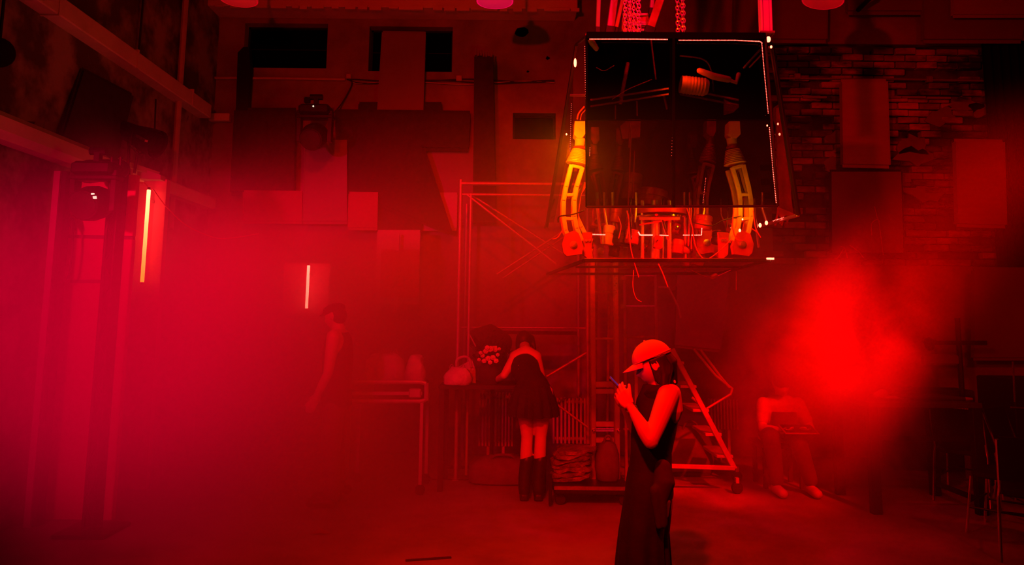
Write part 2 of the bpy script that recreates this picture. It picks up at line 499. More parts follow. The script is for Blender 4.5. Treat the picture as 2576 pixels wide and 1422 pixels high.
# window reveals: two high black openings, two small boarded ones
for k, (h, nm) in enumerate(zip(holes[:4], ('window_1', 'window_2', 'window_3', 'window_4'))):
    x0, x1, z0, z1 = h
    w = MB().box(((x0 + x1) / 2, YB + 0.235, (z0 + z1) / 2), (x1 - x0 + .1, 0.03, z1 - z0 + .1)).build(nm, 'void', smooth=False)
    struct(w)
    t = 0.025
    fb = MB()
    fb.box(((x0 + x1) / 2, YB + .17, z0 + t / 2), (x1 - x0, .05, t)).box(((x0 + x1) / 2, YB + .17, z1 - t / 2), (x1 - x0, .05, t))
    fb.box((x0 + t / 2, YB + .17, (z0 + z1) / 2), (t, .05, z1 - z0)).box((x1 - t / 2, YB + .17, (z0 + z1) / 2), (t, .05, z1 - z0))
    if k < 2: fb.box(((x0 + x1) / 2, YB + .17, (z0 + z1) / 2), (x1 - x0, .02, .012))
    fb.build('window_frame', 'black', w, smooth=False)

# crossbeam under the ceiling, with broken plaster along its lower edge
zb = at(1000, 22, YB - .35).z
cb = MB().box((-1.55, YB - .2, zb + .35), (4.7, .4, .7), bev=.01)
for k in range(26):
    x = -3.7 + k * .18 + random.uniform(-.05, .05)
    cb.box((x, YB - .39, zb - .01), (random.uniform(.08, .2), random.uniform(.02, .05), random.uniform(.02, .07)))
o = struct(cb.build('trim_1', 'beam', smooth=False))
# long timbers on the side wall
tm = MB().bar((XL + .07, 3.4, 4.17), (XL + .07, YB - .45, 4.13), .16, .17, bev=.01)
for y in (4.6, 5.9, 7.2, 8.5): tm.box((XL + .07, y, 4.15), (.175, .02, .19))
struct(tm.build('trim_2', 'beam', smooth=False))
struct(MB().bar(at(480, 296, YB - .1), at(580, 296, YB - .1), .10, .10, bev=.01).build('trim_3', 'beam', smooth=False))
struct(MB().bar((XL + .12, 3.2, 3.0), (XL + .12, 6.75, 2.985), .22, .2, bev=.05).build('trim_4', 'beam'))
struct(MB().bar((XL + .1, 7.25, 3.02), (XL + .1, 9.3, 3.02), .16, .14, bev=.02).build('trim_5', 'beam', smooth=False))
# ledge above the bare bricks on the far wall
lz = at(2200, 247, YB).z
lg = MB()
for k in range(7):
    x0 = 3.42 + k * .32
    if k in (2, 3): continue
    lg.box((x0 + .15, YB - .015, lz + random.uniform(-.006, .006)), (.31, .07, random.uniform(.02, .035)), bev=.004)
struct(lg.build('trim_6', 'plaster', smooth=False))

# conduits and junction boxes
def single(mb, name, m, label, cat, group=None, smooth=True):
    return tag(mb.build(name, m, smooth=smooth), label, cat, group)
Yc = YB - .04
c = MB().tube([at(517, 290, Yc), at(516, 205, Yc), at(518, 198, Yc), at(526, 196, Yc), at(700, 197, Yc), at(868, 200, Yc)], .018, 8)
single(c, 'conduit_pipe', 'pipe', 'pale conduit pipe below the high black window, bending down at the corner', 'pipe')
c = MB().tube([at(1962, 197, Yc), at(2250, 199, Yc), at(2500, 204, Yc)], .013, 8)
single(c, 'conduit_pipe', 'board_mid', 'thin dark conduit running level across the bare brick wall', 'pipe')
c = MB().tube([(XL + .06, 8.35, 2.6), (XL + .06, 8.35, 6.2)], .035, 8)
single(c, 'upright_pipe', 'pipe', 'pale upright pipe crossing the slanting timber on the side wall', 'pipe')
c = MB().tube([(XL + .05, 7.4, 4.15), (XL + .05, 7.42, 5.2), (XL + .05, 7.4, 6.2)], .012, 6)
single(c, 'loose_cable', 'wire_dark', 'thin black cable dropping to the slanting timber', 'cable')
def jbox(px, py, w, name, label, m='pipe'):
    p = at(px, py, YB - .03)
    r = thing(name, p, label, 'junction box')
    MB().box(p, (w, .06, w), bev=.006).build('housing', m, r)
    MB().box(p + V(0, -.034, 0), (w * .8, .008, w * .8)).build('cover', m, r)
    for sx in (-1, 1): MB().lathe([(.004, 0), (.004, .004)], p + V(sx * w * .3, -.04, w * .3), (0, -1, 0), 6).build('screw', 'steel', r)
jbox(878, 193, .065, 'junction_box', 'small junction box at the bright end of the pale conduit')
jbox(1155, 198, .075, 'junction_box', 'square junction box on the cable run between hanging board and black post')
jbox(773, 252, .075, 'junction_box', 'small black square box on the wall above the hanging stage light', 'black')
jbox(2005, 193, .075, 'junction_box', 'square junction box on the brick wall nearest the hanging sculpture', 'board_mid')
jbox(2337, 200, .08, 'junction_box', 'square junction box above the ledge, farther along the brick wall', 'board_mid')
for k, (dy, m) in enumerate(((0, 'wire_dark'), (5, 'wire_dark'), (9, 'pipe'))):
    pts = [at(872 + k * 3, 200, Yc)] + [at(x, 203 + dy * .6 + 4 * math.sin(x * .02 + k * 1.7), Yc) for x in range(900, 1440, 45)]
    single(MB().tube(sag(pts, 4), .008 if k < 2 else .006, 6), 'loose_cable', m,
           ['black cable along the plaster wall, upper one of the run', 'black cable along the plaster wall, lower one of the run',
            'pale thin cable woven along the black cable run'][k], 'cable')
single(MB().tube(sag([at(880, 196, Yc), at(885, 214, Yc), at(860, 260, Yc - .05), at(838, 285, Yc - .3), at(822, 296, 8.5)], 6), .009, 6), 'lamp_cable', 'wire_dark',
       'black cable dropping from the conduit end to the hanging stage light', 'cable')

# broken patches in the plaster near the ceiling
for px, py, r in ((1310, 82, .10), (1378, 146, .03), (1328, 180, .018)):
    p = at(px, py, YB - .004); n = 11
    MB().slab([p + V(math.cos(2 * PI * i / n) * r * random.uniform(.7, 1.2), 0, math.sin(2 * PI * i / n) * r * random.uniform(.5, .9)) for i in range(n)], .02).build('plaster_hole', 'void', wall_back, smooth=False)

# ---------------------------------------------------------------- boards on and before the far wall
def board(name, corners, Y, thick, m, label, cat='panel', dirn=(0, 1, 0), edge=None, mount=True):
    q = [at(px, py, Y[i] if isinstance(Y, (list, tuple)) else Y) for i, (px, py) in enumerate(corners)]
    fz = min(p.z for p in q); cx = sum(p.x for p in q) / 4; cy = sum(p.y for p in q) / 4
    r = thing(name, (cx, cy, fz), label, cat)
    MB().slab(q, thick, dirn).build('face_board', m, r, smooth=False)
    e = MB()
    d = Vector(dirn).normalized()
    for i in range(4):
        e.bar(q[i] + d * thick * .5, q[(i + 1) % 4] + d * thick * .5, .012, thick + .012)
    e.build('edge_trim', edge or m, r, smooth=False)
    if mount:
        c = (q[0] + q[1]) / 2 * .5 + (q[2] + q[3]) / 2 * .5
        gap = max(.05, YB - c.y - thick)
        if d.y > .5 and gap < 1.5:
            for t in (.25, .75):
                pp = q[0].lerp(q[1], t).lerp(q[3].lerp(q[2], t), .2)
                MB().bar(V(pp.x, pp.y + thick, pp.z), V(pp.x, YB, pp.z), .02, .02).build('bracket', 'black_metal', r, smooth=False)
    return r
def rc(x0, y0, x1, y1, lean=0): return [(x0, y0), (x1, y0), (x1 + lean, y1), (x0 + lean, y1)]
board('acoustic_panel', [(590, 278), (742, 278), (738, 482), (580, 482)], 9.28, .08, 'board_dark', 'dark square acoustic panel under the tall black drape', 'panel')
board('hanging_board', [(962, 82), (1070, 84), (1064, 280), (950, 278)], 9.30, .05, 'board_mid', 'brown upright board covering the middle of a high black window', 'board')
board('acoustic_panel', [(903, 262), (1110, 262), (1112, 300), (900, 300)], 9.34, .06, 'board_dark', 'narrow dark crosswise panel at the foot of the brown upright board', 'panel')
board('acoustic_panel', [(844, 281), (1182, 285), (1178, 372), (846, 368)], 9.24, .07, 'board_dark', 'wide low black panel beside the hanging stage light', 'panel')
board('acoustic_panel', [(878, 365), (1062, 372), (1132, 586), (878, 480)], 9.16, .05, 'board_dark', 'black panel with a slanting edge, below the wide low black panel', 'panel')
board('acoustic_panel', [(768, 358), (872, 358), (872, 556), (762, 556)], 9.2, .06, 'board_mid', 'tall brown panel directly under the hanging stage light', 'panel')
board('acoustic_panel', [(948, 490), (1060, 490), (1060, 585), (948, 585)], 9.24, .06, 'board_dark', 'square dark panel between two pale square boards', 'panel')
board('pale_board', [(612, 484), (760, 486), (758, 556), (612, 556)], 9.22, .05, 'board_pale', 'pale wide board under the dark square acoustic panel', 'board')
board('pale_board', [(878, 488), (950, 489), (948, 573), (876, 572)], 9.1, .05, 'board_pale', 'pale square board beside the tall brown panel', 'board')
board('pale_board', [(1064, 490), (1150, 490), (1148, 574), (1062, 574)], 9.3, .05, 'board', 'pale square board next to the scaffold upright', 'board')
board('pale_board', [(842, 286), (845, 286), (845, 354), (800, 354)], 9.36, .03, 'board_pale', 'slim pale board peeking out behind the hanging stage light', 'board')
board('pale_board', [(716, 667), (829, 669), (822, 786), (712, 786)], 8.75, .04, 'board_lit', 'pale square board with the short lit tube in front of it', 'board')
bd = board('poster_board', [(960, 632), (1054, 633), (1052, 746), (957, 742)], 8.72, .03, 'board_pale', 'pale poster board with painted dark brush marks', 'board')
# brush marks on it (as painted)
def stroke(parent, pts, r, m='board_mid', Y=8.712):
    MB().tube(sag([at(x, y, Y) for x, y in pts], 5), r, 6, flat=.35).build('brush_mark', m, parent)
stroke(bd, [(985, 690), (973, 700), (974, 716), (990, 722), (996, 716)], .012)
stroke(bd, [(1008, 694), (998, 704), (999, 718), (1012, 722)], .012)
stroke(bd, [(1018, 696), (1016, 722)], .011); stroke(bd, [(1006, 708), (1028, 700)], .010)
stroke(bd, [(962, 728), (985, 736), (1010, 738)], .006)
single(MB().bar(at(1002, 588, 8.73), at(1000, 632, 8.73), .03).bar(at(997, 746, 8.73), at(994, 786, 8.73), .03), 'board_pole', 'board', 'thin pale pole carrying the poster board with brush marks', 'pole', smooth=False)
board('backing_panel', [(950, 584), (1056, 584), (1052, 760), (946, 756)], 8.85, .04, 'board', 'plain mid-tone panel behind the poster board', 'panel')
# tall dark drape from the window, and the dark post
single(MB().slab([at(598, 132, 9.3), at(612, 118, 9.3), at(626, 118, 9.3), at(630, 170, 9.3), at(622, 280, 9.3), at(593, 280, 9.3)], .1), 'window_drape', 'black', 'black drape hanging narrow from the corner of a high window', 'drape', smooth=False)
r = thing('dark_post', at(1218, 560, 9.1), 'tall black tapering post with a ragged top standing against the plaster', 'post')
MB().slab([at(1193, 142, 9.1), at(1240, 143, 9.1), at(1248, 560, 9.1), at(1189, 560, 9.1)], .18).build('shaft', 'board_dark', r, smooth=False)
rg = MB()
for k in range(7): rg.box(at(1197 + 6.6 * k, 136 + random.uniform(-4, 4), 9.14), (.022, .05, .08))
rg.build('ragged_top', 'board_mid', r, smooth=False)
board('acoustic_panel', [(1062, 372), (1190, 372), (1190, 560), (1130, 560)], 9.36, .05, 'board_mid', 'brown panel with a slanting side next to the black tapering post', 'panel')

# top right boards and tall panels on brick
board('overhead_board', [(1848, 0-10), (2082, -10), (2080, 98), (1846, 96)], 9.3, .08, 'board_mid', 'brown overhead board just behind the bright hanging column', 'board')
board('overhead_board', [(2135, -20), (2322, -20), (2322, 26), (2135, 26)], 9.3, .08, 'board_mid', 'small brown overhead board between two larger ones', 'board')
board('overhead_board', [(2326, -20), (2590, -20), (2572, 98), (2326, 98)], 9.25, .08, 'board_mid', 'large brown overhead board near the dark corner of the hall', 'board')
board('overhead_board', [(2400, -20), (2596, -20), (2596, 36), (2400, 36)], 9.1, .06, 'board', 'paler board overlapping the large overhead board', 'board')
board('mounted_panel', [(2119, 206), (2232, 205), (2239, 415), (2122, 412)], 9.25, .07, 'board', 'upright plain panel on the bare bricks, the higher of the two tall ones', 'panel')
board('mounted_panel', [(2405, 356), (2526, 358), (2532, 566), (2411, 562)], 9.25, .07, 'board', 'upright plain panel by the dark corner, above the table end', 'panel')
board('mounted_panel', [(2090, 432), (2268, 432), (2274, 636), (2092, 636)], 9.3, .05, 'board_mid', 'large square panel in a thin black frame with dangling wires', 'panel', edge='black')
board('mounted_panel', [(1705, 690), (1835, 694), (1812, 880), (1700, 868)], 8.6, .05, 'board_mid', 'plain brown panel leaning behind the ladder and the woman with the cap', 'panel')
board('mounted_panel', [(2452, 680), (2600, 680), (2600, 900), (2452, 900)], 9.2, .06, 'board_mid', 'brown panel low on the wall beyond the chairs', 'panel')
for k, (pts, lb) in enumerate((([(2200, 520), (2207, 548), (2213, 558)], ''), ([(2193, 592), (2192, 566), (2200, 555), (2210, 556), (2215, 590), (2219, 622), (2222, 642)], ''), ([(2115, 620), (2125, 626), (2132, 650)], ''), ([(2099, 650), (2108, 648), (2122, 626)], ''), ([(2138, 618), (2160, 634), (2172, 648)], ''))):
    lab = ['short loose wire above the hooked wire on the framed panel', 'hooked thin wire hanging on the framed square panel', 'curved wire at the foot of the framed square panel',
           'short bent wire stub under the framed square panel', 'slanting wire along the foot of the framed square panel'][k]
    single(MB().tube(sag([at(x, y, 9.292) for x, y in pts], 5), .006, 6), 'dangling_wire', 'wire_red', lab, 'wire')

r = thing('corner_dark_sheet', at(2560, 700, 9.2), 'black sheet added to darken the far corner beside the large overhead board', 'drape')  # added sheet standing in for the darkness of the unlit corner
dq = MB(); nn_ = 40; vs = []; fs = []
x0_, x1_ = at(2484, 300, 9.4).x, 6.73
for i in range(nn_ + 1):
    x = x0_ + (x1_ - x0_) * i / nn_; yy = 9.42 + .03 * math.sin(i * .9) - (.0 if i < 12 else .0)
    vs += [V(x, yy, at(2520, 100, 9.4).z), V(x, yy, 1.9)]
for i in range(nn_): fs.append((2 * i, 2 * i + 2, 2 * i + 3, 2 * i + 1))
dr = dq.add(vs, fs).build('cloth', 'black', r); so_ = dr.modifiers.new('t', 'SOLIDIFY'); so_.thickness = .01
MB().bar(V(x0_, 9.42, at(2520, 98, 9.4).z), V(x1_, 9.42, at(2520, 98, 9.4).z), .03).build('sheet_rail', 'black_metal', r, smooth=False)
single(MB().tube([at(2196, -12, 8.9), at(2158, 26, 9.2)], .028, 8), 'ceiling_strut', 'black', 'short black slanting strut under the ceiling between two overhead boards', 'strut')
# side wall panels, left: each pixel column meets the side wall plane at its own distance
def wy(px, off=.12): return (-(XL) - off) * F_PX / (CX - px)
def sideboard(corners, off, m, label):
    return board('acoustic_panel', corners, [wy(px, off) for px, _ in corners], .05, m, label, 'panel', dirn=(-1, 0, 0), mount=False)
sideboard([(62, 120), (124, 122), (108, 360), (40, 345)], .10, 'board_dark', 'dark upright panel high on the side wall, nearer the camera')
sideboard([(124, 150), (212, 178), (156, 362), (78, 350)], .10, 'board_mid', 'brown tilted panel high on the side wall between two dark ones')
sideboard([(212, 178), (336, 242), (288, 432), (155, 360)], .16, 'board_dark', 'large dark tilted panel hanging in front of the slanting timber')
sideboard([(352, 232), (412, 262), (404, 400), (344, 380)], .05, 'board', 'plain panel on the side wall behind the round stage lamp')
# pale partition behind the moving light
def down(px, py, Y): v = at(px, py, Y); return V(v.x, Y, 0)
def upright(x0, y0, x1, y1, Y, thick, name, m, parent):
    return MB().slab([at(x0, y0, Y), at(x1, y1, Y), down(x1, y1, Y), down(x0, y0, Y)], thick).build(name, m, parent, smooth=False)
YP = 6.35
r = thing('partition_wall', (at(240, 900, YP).x, YP, 0), 'tall pale partition of boards behind the truss post', 'partition')
q = lambda a, b, c, d, Y: [at(*a, Y), at(*b, Y), at(*c, Y), at(*d, Y)]
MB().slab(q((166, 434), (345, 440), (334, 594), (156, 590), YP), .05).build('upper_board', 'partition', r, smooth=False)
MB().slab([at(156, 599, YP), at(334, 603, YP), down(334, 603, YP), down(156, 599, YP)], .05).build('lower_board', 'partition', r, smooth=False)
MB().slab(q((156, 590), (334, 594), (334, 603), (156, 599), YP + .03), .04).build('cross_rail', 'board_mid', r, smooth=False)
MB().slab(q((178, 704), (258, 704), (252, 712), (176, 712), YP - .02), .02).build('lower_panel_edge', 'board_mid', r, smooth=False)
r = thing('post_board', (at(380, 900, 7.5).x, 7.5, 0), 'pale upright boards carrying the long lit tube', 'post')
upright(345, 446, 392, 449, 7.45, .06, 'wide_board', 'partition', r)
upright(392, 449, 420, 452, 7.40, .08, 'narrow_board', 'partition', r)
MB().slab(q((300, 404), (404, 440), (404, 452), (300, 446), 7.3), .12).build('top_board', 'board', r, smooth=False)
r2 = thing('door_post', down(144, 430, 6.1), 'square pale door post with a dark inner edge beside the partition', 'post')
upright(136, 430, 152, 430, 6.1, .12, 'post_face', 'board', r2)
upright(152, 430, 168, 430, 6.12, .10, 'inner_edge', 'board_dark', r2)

# ================================================================ truss, stage lights, lit tubes
P = at
# black truss upright on the left
r = thing('truss_post', P(270, 1180, 6.0), 'black square truss post standing in the red haze beside the moving light', 'truss')
p0 = Vector((P(300, 430, 6.0).x, 6.0, P(300, 430, 6.0).z)); p1 = Vector((p0.x, 6.0, 0))
top = p0 + V(0, 0, .1)
for sx in (-1, 1):
    for sy in (-1, 1):
        MB().tube([V(p1.x + sx * .035, 6.0 + sy * .06, 0.02), V(top.x + sx * .035, 6.0 + sy * .06, top.z)], .013, 8).build('chord', 'black_metal', r)
lat = MB(); z = .1; k = 0
while z < top.z - .2:
    s = 1 if k % 2 else -1
    lat.tube([V(top.x - s * .035, 5.94, z), V(top.x + s * .035, 5.94, z + .15)], .008, 6)
    lat.tube([V(top.x - .035, 6.0 - s * .06, z), V(top.x - .035, 6.0 + s * .06, z + .15)], .008, 6)
    z += .15; k += 1
o = lat.build('lacing', 'black_metal', r); o['kind'] = 'stuff'
MB().box(V(top.x, 6.0, top.z / 2), (.085, .10, top.z - .1)).build('core', 'black', r, smooth=False)
MB().box(V(top.x, 6.0, .015), (.4, .4, .03), bev=.006).build('base_plate', 'black_metal', r, smooth=False)
cl = P(250, 425, 6.75)
single(MB().capsule([P(222, 432, 5.95), P(300, 425, 6.0)], [.095, .08], 14), 'light_bracket', 'black_metal', 'bulky black clamp bracket joining the moving light to the timber and truss', 'bracket')

def moving_head(loc, s, label, tilt=0.0, led=None):
    r = thing('moving_head_light', loc, label, 'stage light', 'moving stage lights hung in the hall')
    L = Vector(loc)
    MB().box(L + V(0, 0, .17) * s, (.30 * s, .2 * s, .10 * s), bev=.02 * s).build('base_housing', 'black_metal', r)
    yk = MB()
    for sx in (-1, 1):
        yk.slab([L + V(sx * .17, -.05, .16) * s, L + V(sx * .17, .05, .16) * s, L + V(sx * .165, .04, -.14) * s, L + V(sx * .165, -.04, -.14) * s], .035 * s, (-sx, 0, 0))
    yk.box(L + V(0, 0, .105) * s, (.36 * s, .11 * s, .04 * s), bev=.01)
    yk.build('yoke', 'black_metal', r)
    ax = Vector((0, -math.cos(tilt), -math.sin(tilt)))
    c = L + V(0, .0, -.08) * s
    h = MB().lathe([(.05 * s, -.16 * s), (.10 * s, -.13 * s), (.125 * s, -.04 * s), (.13 * s, .05 * s), (.118 * s, .13 * s), (.105 * s, .15 * s)], c, ax, 18).build('head', 'black_metal', r)
    MB().lathe([(.095 * s, .145 * s), (.09 * s, .158 * s), (.001, .165 * s)], c, ax, 18).build('lens', 'lens', h)
    for sx in (-1, 1):
        MB().lathe([(.03 * s, 0), (.03 * s, .03 * s)], c + V(sx * .125 * s, 0, 0), (sx, 0, 0), 12).build('pivot', 'black', r)
    MB().box(L + V(0, 0, .26) * s, (.04 * s, .05 * s, .10 * s)).tube([L + V(-.06, 0, .31) * s, L + V(.06, 0, .31) * s], .03 * s, 8).build('hook_clamp', 'black_metal', r)
    if led:
        MB().ball(L + V(0.0, -.105, .155) * s + V(led[0], 0, led[1]), .010, 8, 6).build('indicator', 'led_white', r)
    return r
mh = moving_head(P(240, 484, 5.8), 1.05, 'black moving stage light hanging beside the truss post, lens catching a glint', .25)
r = mh
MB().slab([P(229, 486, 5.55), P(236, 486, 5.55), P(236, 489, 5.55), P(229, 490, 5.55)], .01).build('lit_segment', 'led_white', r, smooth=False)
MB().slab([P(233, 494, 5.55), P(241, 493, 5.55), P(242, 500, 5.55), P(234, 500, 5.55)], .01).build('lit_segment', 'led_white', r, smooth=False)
moving_head(P(793, 322, 8.5), 1.18, 'black moving stage light hanging over the tall brown panel, tiny lit indicator', .45, led=(0.0, .04))
# par can pointing right
r = thing('par_can', P(362, 352, 7.2), 'black round stage lamp on a pole aimed along the side wall', 'stage light')
c = P(350, 344, 7.2); ax = V(1, -.12, -.42).normalized()
MB().lathe([(.04, -.26), (.085, -.22), (.10, -.05), (.13, .10), (.14, .2), (.14, .22)], c, ax, 20, cap=False).build('can', 'black_metal', r)
MB().lathe([(.001, .0), (.12, .02), (.125, .1)], c + ax * .08, ax, 20, cap=False).build('reflector', 'lens', r)
MB().tube([c + V(0, 0, -.12), c + V(-.02, 0, -.36)], .014, 8).build('stem', 'black_metal', r)
hb = MB(); hb.tube([c + V(0, -.15, 0), c + V(0, -.16, -.12), c + V(0, 0, -.17), c + V(0, .16, -.12), c + V(0, .15, 0)], .011, 6); hb.build('yoke', 'black_metal', r)
MB().bar(P(345, 342, 7.05), P(368, 355, 6.95), .03, .02).build('glossy_grip', 'steel', r)
# stage light arm behind
single(MB().tube([P(324, 352, 7.2), P(324, 440, 7.2)], .014, 8), 'lamp_pole', 'black_metal', 'thin black pole under the round stage lamp', 'pole')
single(MB().bar(P(285, 402, 7.1), P(398, 440, 7.4), .05, .05), 'lamp_rail', 'galv', 'thin slanting rail above the head of the long lit tube', 'rail', smooth=False)
single(MB().tube([P(360, 440, 7.5), P(312, 446, 7.4), P(385, 446, 7.5), P(392, 250, 7.6)], .010, 6), 'lamp_cable', 'wire_dark', 'dark cable hanging by the long lit tube down from the timber', 'cable')
for pts, lb in (([(312, 441), (325, 440), (340, 455), (358, 462)], 'bright red wire curling off the slanting rail'),
                ([(338, 459), (360, 460), (372, 470)], 'short red wire feeding the long lit tube'),
                ([(182, 452), (196, 448), (204, 462), (190, 476), (180, 470), (185, 455)], 'coil of dark cable beside the moving light at the truss post')):
    single(MB().tube(sag([P(x, y, 6.34 if pts[0][0] < 200 else 7.3) for x, y in pts], 6), .007, 6), 'feed_wire', 'wire_red', lb, 'wire')
single(MB().tube(sag([P(385, 476, 7.3), P(418, 520, 7.4), P(470, 568, 7.6), P(540, 598, 7.9), P(590, 598, 8.2), P(650, 588, 8.6)], 8), .006, 6), 'sagging_wire', 'wire_red', 'long thin wire sagging from the long lit tube across to the far wall', 'wire')
r = thing('hook_cable', P(182, 700, 6.2), 'dark cable with a bulb holder hanging in front of the partition', 'cable')
MB().tube(sag([P(181, 556, 6.2), P(183, 620, 6.2), P(176, 680, 6.2), P(168, 705, 6.2), P(158, 706, 6.2)], 6), .010, 6).build('cord', 'wire_dark', r)
MB().capsule([P(179, 556, 6.22), P(185, 572, 6.22)], [.03, .025], 10).build('holder', 'black', r)
# cable with the green indicator
r = thing('indicator_box', P(450, 330, 8.6), 'small dark box with a green light where two cables meet', 'indicator')
MB().box(P(450, 330, 8.6), (.05, .05, .07), bev=.008).build('housing', 'black', r)
MB().ball(P(450, 331, 8.55), .012, 8, 6).build('lamp', 'led_green', r)
single(MB().tube(sag([P(420, 250, 8.9), P(430, 290, 8.8), P(448, 326, 8.62)], 6), .008, 6), 'indicator_cable', 'wire_red', 'pale cable running down to the box with the green light from the timber', 'cable')
single(MB().tube(sag([P(474, 252, 8.9), P(476, 280, 8.8), P(466, 310, 8.7), P(452, 327, 8.62)], 6), .007, 6), 'indicator_cable', 'wire_dark', 'dark cable between the white point light and the green light', 'cable')
r = thing('point_lamp', P(474, 250, 8.9), 'tiny white point light at the end of the slanting timber', 'indicator')
MB().lathe([(.02, 0), (.02, .05)], P(474, 244, 8.93), (0, 0, -1), 8).build('holder', 'black', r)
MB().ball(P(474, 250, 8.88), .014, 8, 6).build('bulb', 'led_white', r)

# lit tubes
def lit_tube(a, b, r_, m, label):
    c = (a + b) / 2
    r = thing('lit_tube', b, label, 'light')
    MB().tube([a, b], r_, 12).build('glass_tube', m, r)
    d = (b - a).normalized()
    for e, s in ((a, -1), (b, 1)):
        MB().tube([e, e + d * s * .025], r_ * .8, 10).build('end_cap', 'black_metal', r)
    MB().box(a + V(0, .07, -.1), (.03, .16, .02)).build('clip', 'alu', r, smooth=False)
    MB().box(b + V(0, .07, .1), (.03, .16, .02)).build('clip', 'alu', r, smooth=False)
    return r
lit_tube(P(374.5, 478, 7.3), P(357.5, 710, 7.3), .0175, 'tube_warm', 'long warm yellow lit tube leaning on the pale post board')
lit_tube(P(776.5, 668, 8.62), P(771, 776, 8.62), .0165, 'tube_hot', 'short white-hot lit tube on the pale square board')

r = thing('round_lamp', P(2, 135, 5.2), 'black round lamp hanging at the edge of the view over the side wall', 'stage light')
MB().lathe([(.05, -.14), (.085, -.12), (.10, 0), (.105, .10), (.105, .12)], P(-2, 135, 5.2), (.5, -.8, -.2), 20, cap=True).build('can', 'black', r)
MB().tube([P(-2, 120, 5.2), V(P(-2, 120, 5.2).x, 5.2, ZC)], .012, 6).build('hanging_rod', 'black_metal', r)
# pendant lamps along the top
def pendant(px, py, wpx, Y, label, tilt=0.0, m='shade'):
    c = P(px, py, Y); R_ = wpx / 2 * Y / F_PX
    r = thing('pendant_lamp', c, label, 'lamp', 'pendant lamps under the ceiling')
    ax = Vector((math.sin(tilt), 0, math.cos(tilt)))
    MB().lathe([(R_ * .985, -.01), (R_, 0), (R_ * .96, R_ * .25), (R_ * .8, R_ * .52), (R_ * .5, R_ * .72), (R_ * .2, R_ * .82), (R_ * .16, R_ * 1.05), (.001, R_ * 1.06)], c, ax, 28, cap=False).build('shade', m, r)
    MB().lathe([(.001, -.035), (R_ * .5, -.028), (R_ * .9, -.012), (R_ * .97, 0.004)], c, ax, 28, cap=False).build('diffuser', m, r)
    MB().tube([c + ax * R_, V(c.x, c.y, ZC)], .012, 6).build('cord', 'wire_dark', r)
pendant(601, -2, 98, 7.0, 'pendant lamp shade above the first high black window')
pendant(1245, 2, 98, 7.0, 'pendant lamp shade with the pinkest painted glow, above the plaster wall', 0, 'shade_pink_glow')
pendant(2070, 0, 106, 6.8, 'tilted pendant lamp shade beside the bright hanging column', .18)

# ================================================================ the hanging machine
Z1 = 2.35
SX, SY = 1.08, 5.35          # centre
r = thing('hanging_sculpture', (SX, SY, 2.03), 'hanging machine of smoked panels, orange mechanical arms and dotted light strips', 'sculpture')
SCU = r; BASE[SCU.name] = Vector((SX, SY, 2.03))
YF, YBK = 4.8, 5.95
FTL, FTR = P(1475, 90, YF), P(1925, 92, YF); FBL, FBR = P(1475, 521, YF), P(1957, 519, YF)
FTM, FBM = P(1694, 90, YF), P(1694, 521, YF); FML, FMR, FMM = P(1475, 303, YF), P(1943, 303, YF), P(1694, 303, YF)
BTL, BTR = P(1455, 112, YBK), P(1937, 112, 5.1); BBL, BBR = P(1375, 568, YBK), P(2008, 540, 5.15)
for q_, m in (((FTL, FTM, FMM, FML), 'pane_dark'), ((FTM, FTR, FMR, FMM), 'pane_dark'), ((FML, FMM, FBM, FBL), 'pane_mid'), ((FMM, FMR, FBR, FBM), 'pane_mid')):
    MB().slab(q_, .006).build('panel', m, SCU, smooth=False)
MB().slab((FTR + V(.03, .05, 0), P(1941, 112, 5.0), P(2008, 541, 5.15), FBR + V(.03, .05, 0)), .006, (-1, 0, 0)).build('panel', 'pane_thin', SCU, smooth=False)
MB().slab((P(1440, 180, 5.9), P(1405, 380, 5.95), P(1378, 560, YBK), P(1392, 560, 5.8), P(1440, 300, 5.7)), .006, (1, 0, 0)).build('panel', 'pane_thin', SCU, smooth=False)
def fbar(a, b, w=.022, m='black_metal', nm='frame_bar', h=None): return MB().bar(a, b, w, h, bev=.003).build(nm, m, SCU, smooth=False)
fbar(FTL, FTR, .035, 'void', h=.045); fbar(FBL, FBR, .016); fbar(FTL, FBL, .012, 'void'); fbar(FTM + V(0, -.01, 0), FBM + V(0, -.01, 0), .018, 'void'); fbar(FTM + V(0, .01, 0), FMM + V(0, .01, 0), .055, 'void', h=.02); fbar(FML, FMR, .008, 'void')
fbar(P(1941, 112, 5.0), P(2008, 541, 5.15), .028); fbar(FTR, FBR, .016)
fbar(P(1450, 112, 5.5), P(1375, 572, YBK), .022); fbar(P(1438, 200, 5.6), P(1412, 345, 5.8), .012)
fbar(P(1475, 92, 4.85), P(1450, 112, 5.5), .02); fbar(P(1925, 92, 4.85), P(1941, 112, 5.0), .02)
fbar(P(2008, 541, 5.15), P(1903, 572, 5.95), .022, 'alu')
fbar(P(1436, 240, 5.55), P(1474, 240, 5.2), .018, 'alu', 'cross_bar')
# loose pane hanging low left (dark edge)
fbar(P(1395, 500, YBK), P(1370, 575, YBK), .012, 'black_metal', 'edge_strip')
